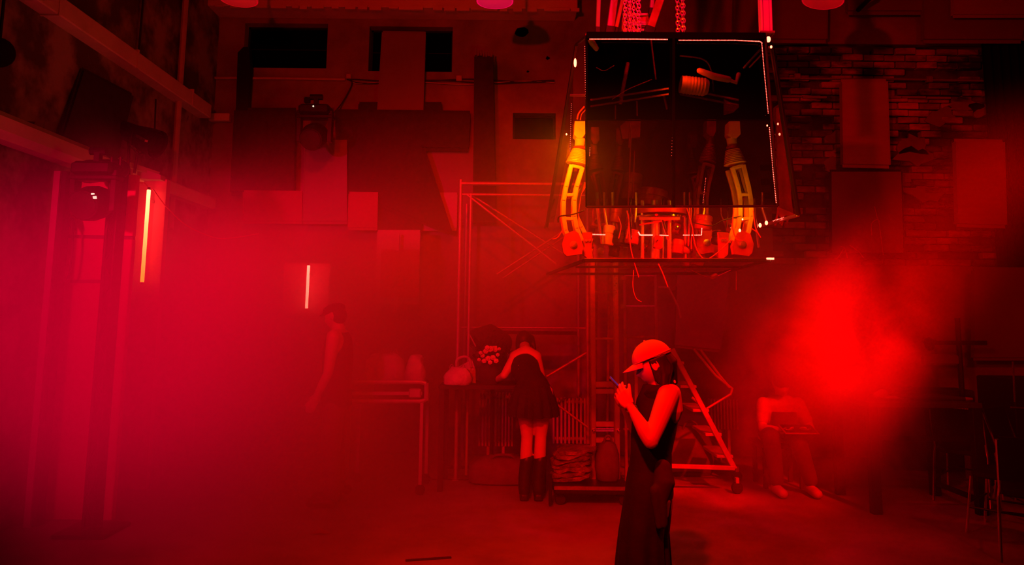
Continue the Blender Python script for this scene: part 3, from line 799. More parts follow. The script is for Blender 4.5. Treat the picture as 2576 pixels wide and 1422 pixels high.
# lower ring
z_ = 2.03
RA, RB, RC_, RD = P(1470, 656, 5.0), P(1936, 656, 5.0), P(1808, 688, 6.5), P(1378, 690, 6.5)
for a, b in ((RA, RB), (RB, RC_), (RC_, RD), (RD, RA)): fbar(a, b, .028, 'black_metal', 'ring_bar', h=.022)
RA2, RB2 = P(1448, 672, 5.7), P(1880, 672, 5.7); fbar(RA2, RB2, .022, 'black_metal', 'ring_bar', h=.018)
MB().bar(RA.lerp(RB, .8) + V(0, -.012, .012), RB + V(0, -.012, .012), .006).build('bright_edge', 'chrome', SCU, smooth=False)
MB().bar(RA + V(0, -.012, .014), RB + V(0, -.012, .014), .005).build('bright_edge', 'alu', SCU, smooth=False)
MB().box(RB + V(.0, -.015, .012), (.045, .02, .012)).build('edge_lamp', 'led_hot', SCU, smooth=False)
MB().bar(RB.lerp(RC_, .25) + V(0, 0, .02), RB.lerp(RC_, .9) + V(0, 0, .02), .006).build('bright_edge', 'chrome', SCU, smooth=False)

# black rear board added behind the upper half so its panes read dark
MB().slab((P(1480, 95, 5.75), P(1915, 95, 5.75), P(1935, 300, 5.75), P(1478, 300, 5.75)), .02).build('rear_board', 'void', SCU, smooth=False)
# dotted LED strips
def led_strip(pts, n, rad=.0032, m='led', tape=True):
    P_ = [Vector(p) for p in pts]
    t = MB().tube(P_, .004, 5).build('light_strip', 'black', SCU)
    b = MB(); L = [0]
    for i in range(1, len(P_)): L.append(L[-1] + (P_[i] - P_[i - 1]).length)
    for k in range(n):
        s = L[-1] * k / (n - 1); i = 1
        while i < len(P_) - 1 and L[i] < s: i += 1
        f = (s - L[i - 1]) / max(1e-6, L[i] - L[i - 1])
        b.ball(P_[i - 1].lerp(P_[i], f) + V(0, -.005, 0), rad, 5, 3)
    o = b.build('lamp_bead', m, t); o['kind'] = 'stuff'
YL = YF - .02
led_strip([P(1484, 99, YL), P(1600, 99, YL), P(1678, 100, YL)], 56, .0036)
led_strip([P(1708, 102, YL), P(1850, 102, YL), P(1912, 105, YL), P(1916, 109, YL)], 60, .0036)
led_strip([P(1916, 112, YL), P(1921, 170, YL), P(1932, 285, YL)], 46, .0028)
led_strip([P(1935, 322, YL), P(1944, 430, YL), P(1952, 510, YL)], 44, .0028)
led_strip([P(1471, 118, YL + .1), P(1473, 260, YL + .1)], 26, .0018)
led_strip([P(1473, 300, YL + .1), P(1475, 520, YL + .1)], 36, .0016)
led_strip([P(1437, 262, 5.8), P(1434, 380, 5.8)], 26, .0022)
led_strip([P(1484, 372, 4.86), P(1483, 392, 4.86)], 6, .003)
led_strip([P(1775, 449, 5.2), P(1768, 510, 5.2)], 16, .0028)
led_strip([P(1851, 452, 5.2), P(1855, 474, 5.2)], 7, .0028)
led_strip([P(1691, 340, 5.2), P(1689, 392, 5.2)], 8, .002)
led_strip([P(1970, 548, 5.4), P(1945, 556, 5.5)], 8, .0045)
led_strip([P(1606, 585, 5.2), P(1610, 592, 5.2), P(1640, 592, 5.2)], 12, .006)
led_strip([P(1660, 592, 5.2), P(1680, 593, 5.2)], 8, .0045)
led_strip([P(1719, 592, 5.2), P(1764, 592, 5.2), P(1765, 575, 5.2)], 18, .0045)
led_strip([P(1488, 590, 5.2), P(1521, 591, 5.2)], 10, .005)
led_strip([P(1431, 589, 5.0), P(1446, 589, 5.0)], 6, .008, 'led_hot')
for x, y, Y, w in ((1447, 158, 5.4, .022), (1933, 99, 4.85, .03), (1940, 118, 4.9, .015), (1912, 567, 5.2, .022), (1928, 561, 5.2, .022), (1861, 580, 4.75, .016), (1868, 552, 4.75, .010), (1961, 338, 5.0, .013), (1957, 312, 5.0, .012), (1930, 316, 4.8, .009), (1425, 338, 5.7, .012)):
    MB().ball(P(x, y, Y), (w * .5, w * .5, w * (1.6 if (x, y) == (1447, 158) else .7)), 10, 6).build('spot_lamp', 'led_hot', SCU)
fbar(P(1914, 123, 4.84), P(1870, 172, 4.95), .012, 'alu', 'stay_rod'); fbar(P(1915, 138, 4.86), P(1885, 170, 4.97), .010, 'alu', 'stay_rod')
MB().capsule([P(1480, 88, 4.9), P(1490, 108, 4.92), P(1500, 122, 4.95)], [.02, .022, .018], 10).build('orange_joint', 'orange', SCU)

# mechanical arms: jointed, ribbed shoulder, open twin-beam limb, bolted foot plate
def mech_arm(x, yaw, Y, mir=1, s=1.0, m='orange', mp='redmetal', top=305, foot=True):
    """x: pixel column of the shoulder axis; the limb bows outwards (mir) and returns to its foot"""
    k = 1 if mir > 0 else -1
    def q(dx, y): return P(x + k * dx * s, y, Y)
    a = MB().slab([q(-13, top), q(13, top), q(15, top + 33), q(6, top + 42), q(-6, top + 42), q(-14, top + 30)], .11)
    A = a.build('mechanical_arm', m, SCU, smooth=False); BASE[A.name] = BASE[SCU.name]
    c0, c1 = q(-2, top + 40) + V(0, .05, 0), q(0, top + 64) + V(0, .05, 0)
    MB().tube([c0, c1], [.036 * s, .032 * s], 14).build('neck', m, A)
    MB().tube([c1 + V(0, 0, .01), c1 - V(0, 0, .008)], .042 * s, 14).build('collar', 'redmetal', A)
    sp = [q(0, top + 68) + V(0, .05, 0), q(7, top + 106) + V(0, .05, 0)]
    prof = []; n = 9
    for i in range(n):
        t = i / n; rr = (.044 + .030 * t) * s; h = (sp[1] - sp[0]).length
        prof += [(rr, h * t), (rr + .006 * s, h * (t + .25 / n)), (rr + .006 * s, h * (t + .6 / n)), (rr, h * (t + .85 / n))]
    MB().lathe(prof, sp[0], sp[1] - sp[0], 18).build('ribbed_shoulder', m, A)
    # twin beams (offset in depth too)
    path_o = [(22, 112), (35, 165), (41, 200), (42, 240), (36, 275), (26, 300)]
    path_i = [(-6, 118), (8, 165), (14, 200), (14, 240), (8, 270), (-4, 300)]
    path_r = [(-18, 150), (-2, 176), (6, 232), (-8, 262), (-18, 282)]
    for dpt, paths in ((.0, (path_o, path_i)), (.11, (path_o, path_i, path_r) if x == 1459 else (path_o, path_i))):
        for path in paths:
            pts = [q(dx, top + y) + V(0, dpt, 0) for dx, y in path]
            lb = MB()
            for i_ in range(len(pts) - 1):
                e_ = (pts[i_ + 1] - pts[i_]).normalized() * .006
                lb.bar(pts[i_] - e_, pts[i_ + 1] + e_, .030 * s, .026 * s, bev=.004, up=V(0, 1, 0))
            lb.build('limb_beam', m, A, smooth=False)
    for (a_, b_) in (((22, 112), (-6, 118)), ((38, 186), (14, 186)), ((42, 245), (17, 247))):
        MB().bar(q(a_[0], top + a_[1]), q(b_[0], top + b_[1]), .022, .022, bev=.004).build('cross_link', m, A, smooth=False)
        MB().bar(q(*[(a_[0] + b_[0]) / 2, top + (a_[1] + b_[1]) / 2]), q((a_[0] + b_[0]) / 2, top + (a_[1] + b_[1]) / 2) + V(0, .11, 0), .02, .02).build('cross_link', m, A, smooth=False)
    # strut inside
    MB().tube([q(14, top + 125) + V(0, .05, 0), q(20, top + 150) + V(0, .05, 0), q(28, top + 176) + V(0, .05, 0)], .008, 6).build('actuator_rod', 'chrome', A)
    if foot:
        f = [q(38, top + 285), q(46, top + 310), q(42, top + 332), q(34, top + 340), q(-4, top + 335), q(-8, top + 315), q(4, top + 283), q(16, top + 276)]
        MB().slab([v + V(0, -.02, 0) for v in f], .05).build('foot_plate', mp, A, smooth=False)
        bc = q(17, top + 312) + V(0, -.025, 0)
        MB().lathe([(.026, 0), (.026, .006), (.018, .007), (.018, .014), (.008, .015)], bc, (0, -1, 0), 14).build('bolt', 'steel', A)
        g = [q(-8, top + 278), q(-34, top + 276), q(-30, top + 350), q(-10, top + 334)]
        MB().slab([v + V(0, .06, 0) for v in g], .04).build('heel_plate', mp, A, smooth=False)
        for dx in (-18, -26):
            MB().lathe([(.010, 0), (.010, .006)], q(dx, top + 298) + V(0, .05, 0), (0, -1, 0), 10).build('bolt', 'steel', A)
    return A
mech_arm(1459, 0, 5.0, -1, 1.0)
mech_arm(1848, 0, 5.05, 1, 1.0)
mech_arm(1497, 0, 5.75, 1, .75, 'redmetal', 'violet', top=320)
mech_arm(1560, 0, 5.9, -1, .7, 'redmetal', 'redmetal', top=322)
mech_arm(1790, 0, 5.5, -1, .85, 'redmetal', 'redmetal', top=300)
mech_arm(1745, 0, 6.0, 1, .6, 'redmetal', 'redmetal', top=330)
mech_arm(1965, 0, 5.6, 1, .55, 'redmetal', 'redmetal', top=262, foot=False)
# central core: hub discs, posts and motor cans
MB().lathe([(.17, 0), (.19, .01), (.19, .05), (.17, .06)], P(1660, 545, 5.4), (0, 0, 1), 24).build('hub_disc', 'redmetal', SCU)
MB().lathe([(.20, 0), (.20, .012)], P(1660, 552, 5.4), (0, 0, 1), 24).build('hub_rim', 'chrome', SCU)
for x, w, Y in ((1616, .014, 5.3), (1648, .030, 5.3), (1655, .016, 5.35), (1684, .016, 5.3), (1640, .01, 5.5), (1668, .012, 5.6)):
    MB().tube([P(x, 505, Y), P(x, 654, Y)], w, 10).build('core_post', 'alu' if w > .013 else 'steel', SCU)
MB().bar(P(1608, 550, 5.25), P(1710, 550, 5.25), .02).build('core_bar', 'alu', SCU, smooth=False)
MB().bar(P(1608, 566, 5.25), P(1700, 550, 5.25), .01).build('core_bar', 'redmetal', SCU, smooth=False)
for x, y, Y, rr, h, m in ((1531, 592, 5.4, .045, .14, 'orange'), (1567, 600, 5.4, .085, .10, 'black_metal'), (1590, 596, 5.3, .05, .10, 'redmetal'), (1706, 620, 5.4, .045, .10, 'redmetal'), (1815, 600, 5.3, .07, .09, 'black_metal'), (1545, 632, 5.5, .04, .08, 'black_metal'), (1770, 560, 5.3, .06, .10, 'redmetal'), (1550, 540, 5.5, .04, .12, 'redmetal'), (1640, 500, 5.5, .11, .14, 'redmetal'), (1590, 470, 5.6, .07, .2, 'redmetal')):
    MB().lathe([(rr * .9, -h / 2), (rr, -h / 2 + .01), (rr, -h * .1), (rr * .94, -h * .08), (rr * .94, h * .08), (rr, h * .1), (rr, h / 2 - .01), (rr * .85, h / 2)], P(x, y, Y), (0.15, 0, 1), 16).build('motor_can', m, SCU)
for x0, y0, x1, y1, Y, w in ((1502, 524, 1512, 600, 5.4, .012), (1520, 524, 1528, 580, 5.4, .01), (1541, 524, 1546, 580, 5.5, .012), (1722, 524, 1726, 650, 5.5, .014), (1735, 524, 1732, 620, 5.5, .01), (1918, 524, 1928, 556, 5.4, .012), (1600, 524, 1598, 560, 5.3, .008)):
    MB().tube([P(x0, y0 - 40, Y), P(x0, y0, Y), P(x1, y1, Y)], w, 8).build('push_rod', 'steel', SCU)
rq = random.Random(3)
for k in range(22):
    x = rq.uniform(1490, 1900); y = rq.uniform(524, 560); Y = rq.uniform(5.05, 5.9)
    MB().tube([P(x, 500, Y), P(x + rq.uniform(-4, 4), y, Y), P(x + rq.uniform(-14, 14), y + rq.uniform(25, 80), Y)], rq.choice((.004, .006, .010)), 6).build('push_rod', rq.choice(('steel', 'chrome', 'redmetal')), SCU)
for x, y, Y in ((1500, 560, 5.5), (1620, 620, 5.5), (1700, 575, 5.6), (1760, 600, 5.6), (1835, 570, 5.6), (1585, 555, 5.7), (1655, 610, 5.2)):
    MB().box(P(x, y, Y), (.06, .05, rq.uniform(.06, .13)), Matrix.Rotation(rq.uniform(-.4, .4), 3, 'Y'), .01).build('servo_block', 'redmetal', SCU)
    MB().lathe([(.018, 0), (.018, .008), (.008, .009)], P(x, y, Y) + V(0, -.027, 0), (0, -1, 0), 10).build('bolt', 'chrome', SCU)
# inside, seen through the smoked panels
MB().lathe([(.06, 0)] + [(.06 + (.005 if i % 2 else 0), .02 + i * .011) for i in range(14)] + [(.05, .19)], P(1712, 212, 5.1), (P(1792, 222, 5.1) - P(1712, 212, 5.1)), 16).build('ribbed_cylinder', 'orange', SCU)
MB().capsule([P(1760, 178, 5.0), P(1795, 192, 5.0), P(1832, 200, 5.0)], [.02, .024, .022], 10).build('piston', 'orange', SCU)
MB().capsule([P(1836, 202, 5.0), P(1852, 208, 5.0), P(1858, 188, 5.0)], [.012, .014, .016], 10).build('piston', 'orange', SCU)
for a, b in (((1485, 252), (1690, 222)), ((1485, 268), (1690, 236)), ((1710, 222), (1858, 252)), ((1710, 237), (1858, 265))):
    MB().bar(P(*a, 5.25), P(*b, 5.25), .012).build('inner_rail', 'steel', SCU, smooth=False)
for a, b, w in (((1580, 158), (1560, 262), .014), ((1585, 310), (1582, 372), .006), ((1637, 92), (1650, 200), .006), ((1670, 240), (1678, 275), .008), ((1602, 255), (1603, 292), .006), ((1548, 265), (1548, 300), .006), ((1588, 320), (1580, 520), .006), ((1596, 380), (1592, 500), .006)):
    MB().tube([P(*a, 5.3), P(*b, 5.3)], w, 6).build('inner_rod', 'redmetal', SCU)
MB().slab([P(1822, 250, 5.3), P(1860, 268, 5.3), P(1846, 282, 5.3), P(1822, 288, 5.3)], .02).build('inner_plate', 'redmetal', SCU, smooth=False)
MB().slab([P(1560, 318, 5.6), P(1580, 300, 5.6), P(1612, 300, 5.6), P(1610, 345, 5.6), P(1566, 350, 5.6)], .05).build('inner_plate', 'redmetal', SCU, smooth=False)
MB().slab([P(1952, 272, 5.3), P(1962, 270, 5.3), P(1996, 540, 5.4), P(1962, 545, 5.4)], .02).build('inner_plate', 'redmetal', SCU, smooth=False)
# loose wires
for pts, Y, rr, m in (([(1728, 524), (1740, 565), (1750, 620), (1772, 652), (1800, 640), (1838, 605)], 5.0, .004, 'wire_red'), ([(1740, 560), (1790, 568), (1818, 555), (1860, 545)], 5.0, .004, 'wire_dark'), ([(1582, 565), (1586, 620), (1594, 655), (1607, 698)], 5.0, .004, 'wire_red'), ([(1656, 664), (1668, 690), (1680, 722)], 5.1, .004, 'wire_red'), ([(1594, 680), (1592, 720), (1600, 750), (1614, 760)], 5.2, .003, 'wire_red'), ([(1404, 560), (1408, 545), (1440, 540), (1470, 530)], 4.9, .005, 'wire_dark'), ([(1415, 580), (1402, 598), (1390, 602)], 5.0, .004, 'wire_red'), ([(1452, 300), (1456, 285), (1470, 268)], 4.95, .005, 'wire_red'), ([(1460, 302), (1463, 288), (1474, 276)], 5.0, .004, 'wire_red'), ([(1895, 530), (1900, 570), (1910, 592)], 4.9, .004, 'wire_red'), ([(1890, 575), (1905, 585), (1914, 598)], 4.9, .004, 'wire_red'), ([(1852, 683), (1852, 730)], 6.2, .003, 'wire_red'), ([(1740, 680), (1770, 694), (1800, 696), (1838, 680)], 6.0, .003, 'wire_red'), ([(1555, 545), (1562, 570), (1556, 600)], 5.2, .004, 'wire_red'), ([(1577, 530), (1582, 560), (1576, 600)], 5.1, .005, 'wire_red'), ([(1846, 524), (1843, 570), (1852, 600), (1868, 606)], 4.95, .004, 'wire_red'), ([(1400, 540), (1385, 300 + 250)], 5.9, .002, 'wire_dark'), ([(1500, 170), (1520, 178), (1545, 165)], 5.2, .003, 'wire_red'), ([(1540, 250), (1580, 225), (1640, 200)], 5.2, .003, 'wire_red'), ([(1710, 140), (1770, 150), (1790, 180), (1795, 230)], 5.1, .006, 'wire_dark')):
    MB().tube(sag([P(x, y, Y) for x, y in pts], 5), rr, 5).build('loose_wire', m, SCU)
MB().capsule([P(1792, 697, 6.0), P(1800, 693, 6.0)], [.02, .018], 8).build('connector', 'redmetal', SCU)
MB().capsule([P(1722, 628, 5.4), P(1730, 632, 5.4)], [.025, .02], 8).build('connector', 'redmetal', SCU)

# hoists above: chain bundles, splayed struts, hanging column
def chain(x, n, label, Y, nrow):
    r = thing('chain_hoist', P(x, 90, Y), label, 'chain', 'chains holding the machine')
    a = P(x, 88, Y); far = MB()
    for rw in range(nrow):
        z = a.z + (rw % 3) * .008; j = rw
        while z < ZC - .02:
            c = V(a.x + (rw - (nrow - 1) / 2) * .0165, a.y + (.012 if rw % 2 else -.012), z)
            near = z < a.z + .45
            lk = MB() if near else far; pts = []
            for t in range(9 if near else 5):
                an = 2 * PI * t / (8 if near else 4)
                lx = math.cos(an) * .010; lz = math.sin(an) * .018
                pts.append(c + (V(lx, 0, lz) if j % 2 else V(lx * .35, lx, lz)))
            lk.tube(pts, .0046, 5 if near else 4, cap=False)
            if near: lk.build('link', 'chain', r)
            z += .027; j += 1
    o = far.build('upper_links', 'chain', r); o['kind'] = 'stuff'
chain(1713, 20, 'single thick chain hanging between the two dotted strips', 5.0, 4)
chain(1583, 20, 'thick chain bundle hanging inside the splayed struts', 5.3, 5)
chain(1607, 20, 'thin chain hanging next to the thick chain bundle', 5.3, 2)
def strut(a, b, w, m, label):
    r = thing('hanging_strut', (a + b) / 2, label, 'strut')
    BASE[r.name] = Vector(r.location)
    MB().bar(a, b, w, w, bev=.004).build('bar', m, r, smooth=False)
    d = (b - a).normalized(); MB().bar(a, a + d * .06, w * 1.3, w * 1.3, bev=.004).build('end_bracket', 'black_metal', r, smooth=False)
def upz(a, b):   # prolong a strut up to the ceiling
    d = b - a; return a + d * ((ZC - a.z) / d.z)
for a, b, w, m, lb in (((1533, 88), (1545, 0), .055, 'violet', 'violet strut rising steeply from the sculpture corner, outermost'),
                       ((1546, 88), (1566, 0), .03, 'alu', 'slim pale strut just inside the outermost violet strut'),
                       ((1630, 88), (1660, 0), .06, 'redmetal', 'brown splayed strut leaning outward beside the chain bundle'),
                       ((1637, 40), (1641, 0), .032, 'alu', 'short bright strut ending above the brown splayed strut'),
                       ((1503, 88), (1506, 0), .03, 'board_mid', 'thin dim strut above the orange joint')):
    A_ = P(*a, 5.45); B_ = P(*b, 5.45); strut(A_, upz(A_, B_), w, m, lb)
r = thing('lifting_bar', P(1600, 60, 5.5), 'ladder-like crosspieces tying the splayed struts together', 'crossbar')
for y in (37, 58, 62, 76): MB().bar(P(1565, y, 5.5), P(1632, y, 5.5), .022, .02, bev=.003).build('rung', 'alu', r, smooth=False)
MB().box(P(1618, 55, 5.52), (.13, .04, .09), bev=.01).build('winch_body', 'redmetal', r, smooth=False)
MB().tube([P(1568, 80, 5.52), V(P(1568, 80, 5.52).x, 5.52, ZC)], .02, 8).build('riser', 'steel', r)
r = thing('hanging_column', P(1925, 94, 5.0), 'bright ribbed metal column rising from the sculpture corner to the ceiling', 'column')
a = P(1925, 92, 5.0)
MB().box(V(a.x, 5.0, (a.z + ZC) / 2), (.05, .06, ZC - a.z), bev=.006).build('profile', 'profile', r, smooth=False)
for dx in (-.032, .032):
    MB().box(V(a.x + dx, 4.985, (a.z + ZC) / 2), (.014, .06, ZC - a.z), bev=.003).build('rib', 'profile', r, smooth=False)
MB().box(V(a.x, 4.98, a.z + .01), (.10, .09, .02), bev=.004).build('end_flange', 'steel', r, smooth=False)

# ================================================================ scaffold, ladders, tables
def gz(px, Y, z): v = P(px, 800, Y); return V(v.x, Y, z)
# scaffold frame behind
r = thing('scaffold_tower', gz(1300, 8.0, 0), 'tall tubular scaffold frame with crossed braces behind the flower table', 'scaffold')
Ys = 8.0
tz = P(1155, 452, Ys).z
Xl, Xr = P(1155, 700, Ys).x, P(1478, 700, Ys).x
def tb(a, b, rr=.021, nm='tube', m='galv'): return MB().tube([a, b], rr, 10).build(nm, m, r)
tb(V(Xl, Ys, 0), V(Xl, Ys, tz)); tb(V(Xr, Ys, 0), V(Xr, Ys, tz)); tb(V(Xl + .11, Ys, .05), V(Xl + .11, Ys, tz - .15), .015)
tb(V(Xl, Ys, tz - .04), V(Xr, Ys, tz - .04)); tb(V(Xl, Ys, tz - .16), V(Xr, Ys, tz - .16), .015)
tb(V(Xl, Ys + 1.1, 0), V(Xl, Ys + 1.1, tz - .1)); tb(V(Xr, Ys + 1.1, 0), V(Xr, Ys + 1.1, tz - .1))
tb(P(1175, 490, Ys), P(1400, 665, Ys), .013, 'brace'); tb(P(1182, 488, Ys + .4), P(1420, 640, Ys + .4), .013, 'brace')
tb(P(1250, 690, Ys + .2), P(1420, 580, Ys + .2), .013, 'brace'); tb(P(1265, 700, Ys + .6), P(1425, 592, Ys + .6), .013, 'brace')
tb(P(1375, 948, Ys), P(1475, 888, Ys), .014, 'brace'); tb(P(1398, 1016, Ys - .3), P(1478, 1075, Ys - .3), .012, 'brace')
tb(P(1175, 830, Ys), P(1200, 878, Ys), .008, 'brace')
tb(P(1158, 824, Ys + .5), P(1482, 826, Ys + .5), .012, 'ledger'); 
MB().box(P(1330, 837, Ys + .5), (1.05, .3, .035)).build('deck_board', 'board_dark', r, smooth=False)
for x in (Xl, Xr):
    MB().lathe([(.05, 0), (.05, .008), (.02, .012), (.02, .1)], V(x, Ys, 0), (0, 0, 1), 12).build('base_plate', 'galv', r)

# near extension ladder: two stiles, rungs and treads
r = thing('ladder', gz(1522, 7.35, 0), 'bright metal ladder standing under the sculpture behind the woman', 'ladder')
Yd = 7.35
xl, xr = P(1492, 900, Yd).x, P(1551, 900, Yd).x
topz = P(1520, 600, Yd).z
for x in (xl, xr):
    MB().bar(V(x, Yd, .0), V(x, Yd, topz), .05, .028, bev=.006).build('stile', 'alu', r, smooth=False)
    MB().bar(V(x - .028, Yd - .02, .0), V(x - .028, Yd - .02, topz), .008, .012).build('stile_flange', 'steel', r, smooth=False)
    MB().box(V(x, Yd, .02), (.06, .04, .04), bev=.008).build('foot', 'rubber', r)
for y in (610, 640, 735, 852): MB().tube([P(1494, y, Yd), P(1549, y, Yd)], .011, 8).build('rung', 'alu', r)
for y0, y1 in ((961, 974), (979, 991), (1062, 1074), (1103, 1114)):
    MB().slab([P(1496, y0, Yd), P(1549, y0, Yd), P(1549, y1, Yd), P(1496, y1, Yd)], .08).build('tread', 'galv', r, smooth=False)
for y in (1080, 1085): MB().tube([P(1494, y, Yd), P(1551, y, Yd)], .006, 6).build('spreader', 'steel', r)
for x in (1494, 1556): MB().ball(P(x, 1084, Yd - .03), .018, 10, 6).build('wing_nut', 'chrome', r)
MB().tube([V(xr - .05, Yd + .45, 0), V(xr - .05, Yd + .08, topz - .15)], .014, 8).build('rear_leg', 'galv', r)
MB().tube([V(xl + .05, Yd + .45, 0), V(xl + .05, Yd + .08, topz - .15)], .014, 8).build('rear_leg', 'galv', r)
tp = MB()
for k in range(8): tp.ball(P(1547 + (k % 2) * 3, 695 + k * 6, Yd - .05), .006, 6, 4)
o = tp.build('lamp_bead', 'chrome', r); o['kind'] = 'stuff'
# second ladder frame behind
r = thing('scaffold_section', gz(1610, 8.1, 0), 'dull tubular frame with square rungs just behind the bright ladder', 'scaffold')
Y2 = 8.1
x0, x1 = P(1572, 800, Y2).x, P(1650, 800, Y2).x; t2 = P(1610, 690, Y2).z
for x in (x0, x1): MB().tube([V(x, Y2, 0), V(x, Y2, t2)], .018, 8).build('tube', 'galv', r)
for y in (694, 771, 848, 925, 1002, 1080): MB().tube([P(1568, y, Y2), P(1652, y, Y2)], .013, 8).build('rung', 'galv', r)
for y in (700, 771): MB().box(P(1568, y, Y2 - .02), (.05, .06, .04)).build('clamp', 'steel', r, smooth=False)
MB().tube([P(1655, 722, Y2), P(1682, 724, Y2), P(1705, 770, Y2), P(1712, 800, Y2)], .013, 8).build('handrail', 'galv', r)

# slanting warehouse steps on wheels
r = thing('rolling_steps', gz(1775, 7.5, 0), 'slanting metal steps on a wheeled base beyond the woman with the cap', 'steps')
Yst = 7.5
for dy in (0, .55):
    MB().bar(P(1690, 878, Yst + dy), P(1848, 1180, Yst + dy), .03, .05, bev=.004).build('stringer', 'galv', r, smooth=False)
    MB().bar(P(1600, 1170, Yst + dy), P(1848, 1178, Yst + dy), .04, .04, bev=.004).build('base_bar', 'galv', r, smooth=False)
    MB().bar(P(1600, 1170, Yst + dy), P(1600, 870, Yst + dy), .03, .03).build('back_leg', 'galv', r, smooth=False)
for t in (.12, .32, .52, .72, .9):
    a = P(1690, 878, Yst).lerp(P(1848, 1180, Yst), t)
    MB().box(a + V(-.03, .275, 0), (.16, .55, .03), bev=.005).build('tread', 'galv', r, smooth=False)
for x in (1600, 1843):
    for dy in (0, .55):
        c = gz(x, Yst + dy, .055)
        MB().lathe([(.05, -.02), (.055, -.012), (.055, .012), (.05, .02)], c, (0, 1, 0), 14).build('wheel', 'rubber', r)
        MB().box(c + V(0, 0, .07), (.03, .05, .05)).build('fork', 'galv', r, smooth=False)
for pts in ([(1745, 878), (1800, 945), (1842, 978), (1838, 992), (1775, 1030), (1768, 1022), (1740, 1000)], [(1762, 880), (1810, 945), (1835, 975)]):
    MB().tube([P(x, y, Yst + .28) for x, y in pts], .014, 8).build('guard_rail', 'galv', r)

# radiators: fins one by one
def radiator(x0, x1, y0, y1, Y, n, label):
    a = P(x0, y0, Y); b = P(x1, y1, Y); zt = a.z; zbm = b.z
    r = thing('radiator', V((a.x + b.x) / 2, Y, zbm), label, 'radiator', 'column radiators along the far wall')
    xa, xb = a.x, b.x
    for i in range(n):
        x = xa + (xb - xa) * i / (n - 1); w = (xb - xa) / (n - 1) * .55
        MB().box(V(x, Y, (zt + zbm) / 2), (w, .14, zt - zbm), bev=w * .3).build('fin', 'pipe', r)
    for z in (zt - .05, zbm + .05): MB().tube([V(xa, Y, z), V(xb, Y, z)], .022, 8).build('header_pipe', 'pipe', r)
    for x in (xa + .1, xb - .1): MB().box(V(x, Y, zbm / 2), (.03, .1, zbm)).build('foot', 'pipe', r, smooth=False)
    return r
radiator(1208, 1288, 988, 1122, 8.9, 11, 'long pale column radiator behind the flower table')
radiator(1392, 1480, 1000, 1116, 8.95, 10, 'pale column radiator between the bending woman and the ladder')
radiator(1786, 1852, 1004, 1080, 9.1, 9, 'pale column radiator beyond the rolling steps')
radiator(2405, 2462, 1022, 1098, 8.3, 8, 'column radiator behind the long dark table')
radiator(2476, 2512, 1010, 1094, 8.0, 5, 'short column radiator at the end of the long dark table')

# flower table
r = thing('side_table', gz(1240, 7.55, 0), 'dark narrow table with flowers and a bag in front of the radiator', 'table')
Yt = 7.55; tzz = P(1240, 968, Yt).z
xa, xb = P(1106, 968, Yt).x, P(1375, 968, Yt).x
MB().box(V((xa + xb) / 2, Yt + .2, tzz - .02), (xb - xa, .62, .04), bev=.006).build('tabletop', 'board_dark', r, smooth=False)
for x in (xa + .03, xb - .03):
    for y in (Yt - .07, Yt + .47): MB().box(V(x, y, (tzz - .04) / 2), (.05, .05, tzz - .04)).build('leg', 'board_dark', r, smooth=False)
MB().bar(V(xa + .03, Yt + .47, .12), V(xb - .03, Yt + .47, .12), .03).build('stretcher', 'board_dark', r, smooth=False)
BT = tzz
# bag on table
def bag(px, py, Y, w, h, label, seed=0, m='plastic_bag', name='plastic_bag', ears=True, d=.18, lean=0.0, floor=None):
    rr = random.Random(seed); base = P(px, py, Y)
    if floor is not None: base.z = floor
    r = thing(name, base, label, 'bag')
    b = MB(); rings = []
    for i, t in enumerate((0, .05, .2, .45, .7, .88, 1.0)):
        k = (0.9, 1, 1.05, 1.0, .85, .6, .42)[i]
        rings.append((base + V(lean * t * h, 0, t * h), w / 2 * k, d / 2 * k, rr.uniform(-.1, .1)))
    b.loft(rings, 22, 2.6)
    b.warp(lambda v: v + (noise.noise_vector(v * 11 + V(seed, 0, 0)) * .038 + noise.noise_vector(v * 26) * .012) * min(1, (v.z - base.z) / .05))
    b.build('bag_body', m, r)
    if ears:
        for s in (-1, 1):
            tp = base + V(lean * h, 0, h * .97)
            MB().tube(sag([tp + V(s * w * .08, 0, -.02), tp + V(s * w * .2, 0, h * .16), tp + V(s * w * .28, 0, h * .05), tp + V(s * w * .3, 0, -.06)], 5), .012, 6, flat=.4).build('handle', m, r)
    return r
bag(1150, 966, 7.5, .26, .17, 'pale crumpled bag lying on the flower table', 3, floor=BT, d=.2)
r = thing('white_tote', gz(1190, 7.7, BT), 'pale tote bag with an arched handle behind the crumpled bag', 'bag')
MB().tube(sag([P(1148, 925, 7.7), P(1150, 906, 7.7), P(1165, 898, 7.7), P(1180, 902, 7.7), P(1186, 925, 7.7)], 6), .014, 8).build('handle', 'plastic_bag', r)
MB().slab([P(1178, 910, 7.7), P(1188, 906, 7.7), P(1196, 930, 7.7), V(P(1197, 960, 7.7).x, 7.7, BT), V(P(1142, 960, 7.7).x, 7.7, BT), P(1150, 925, 7.7)], .08).build('bag_body', 'plastic_bag', r)
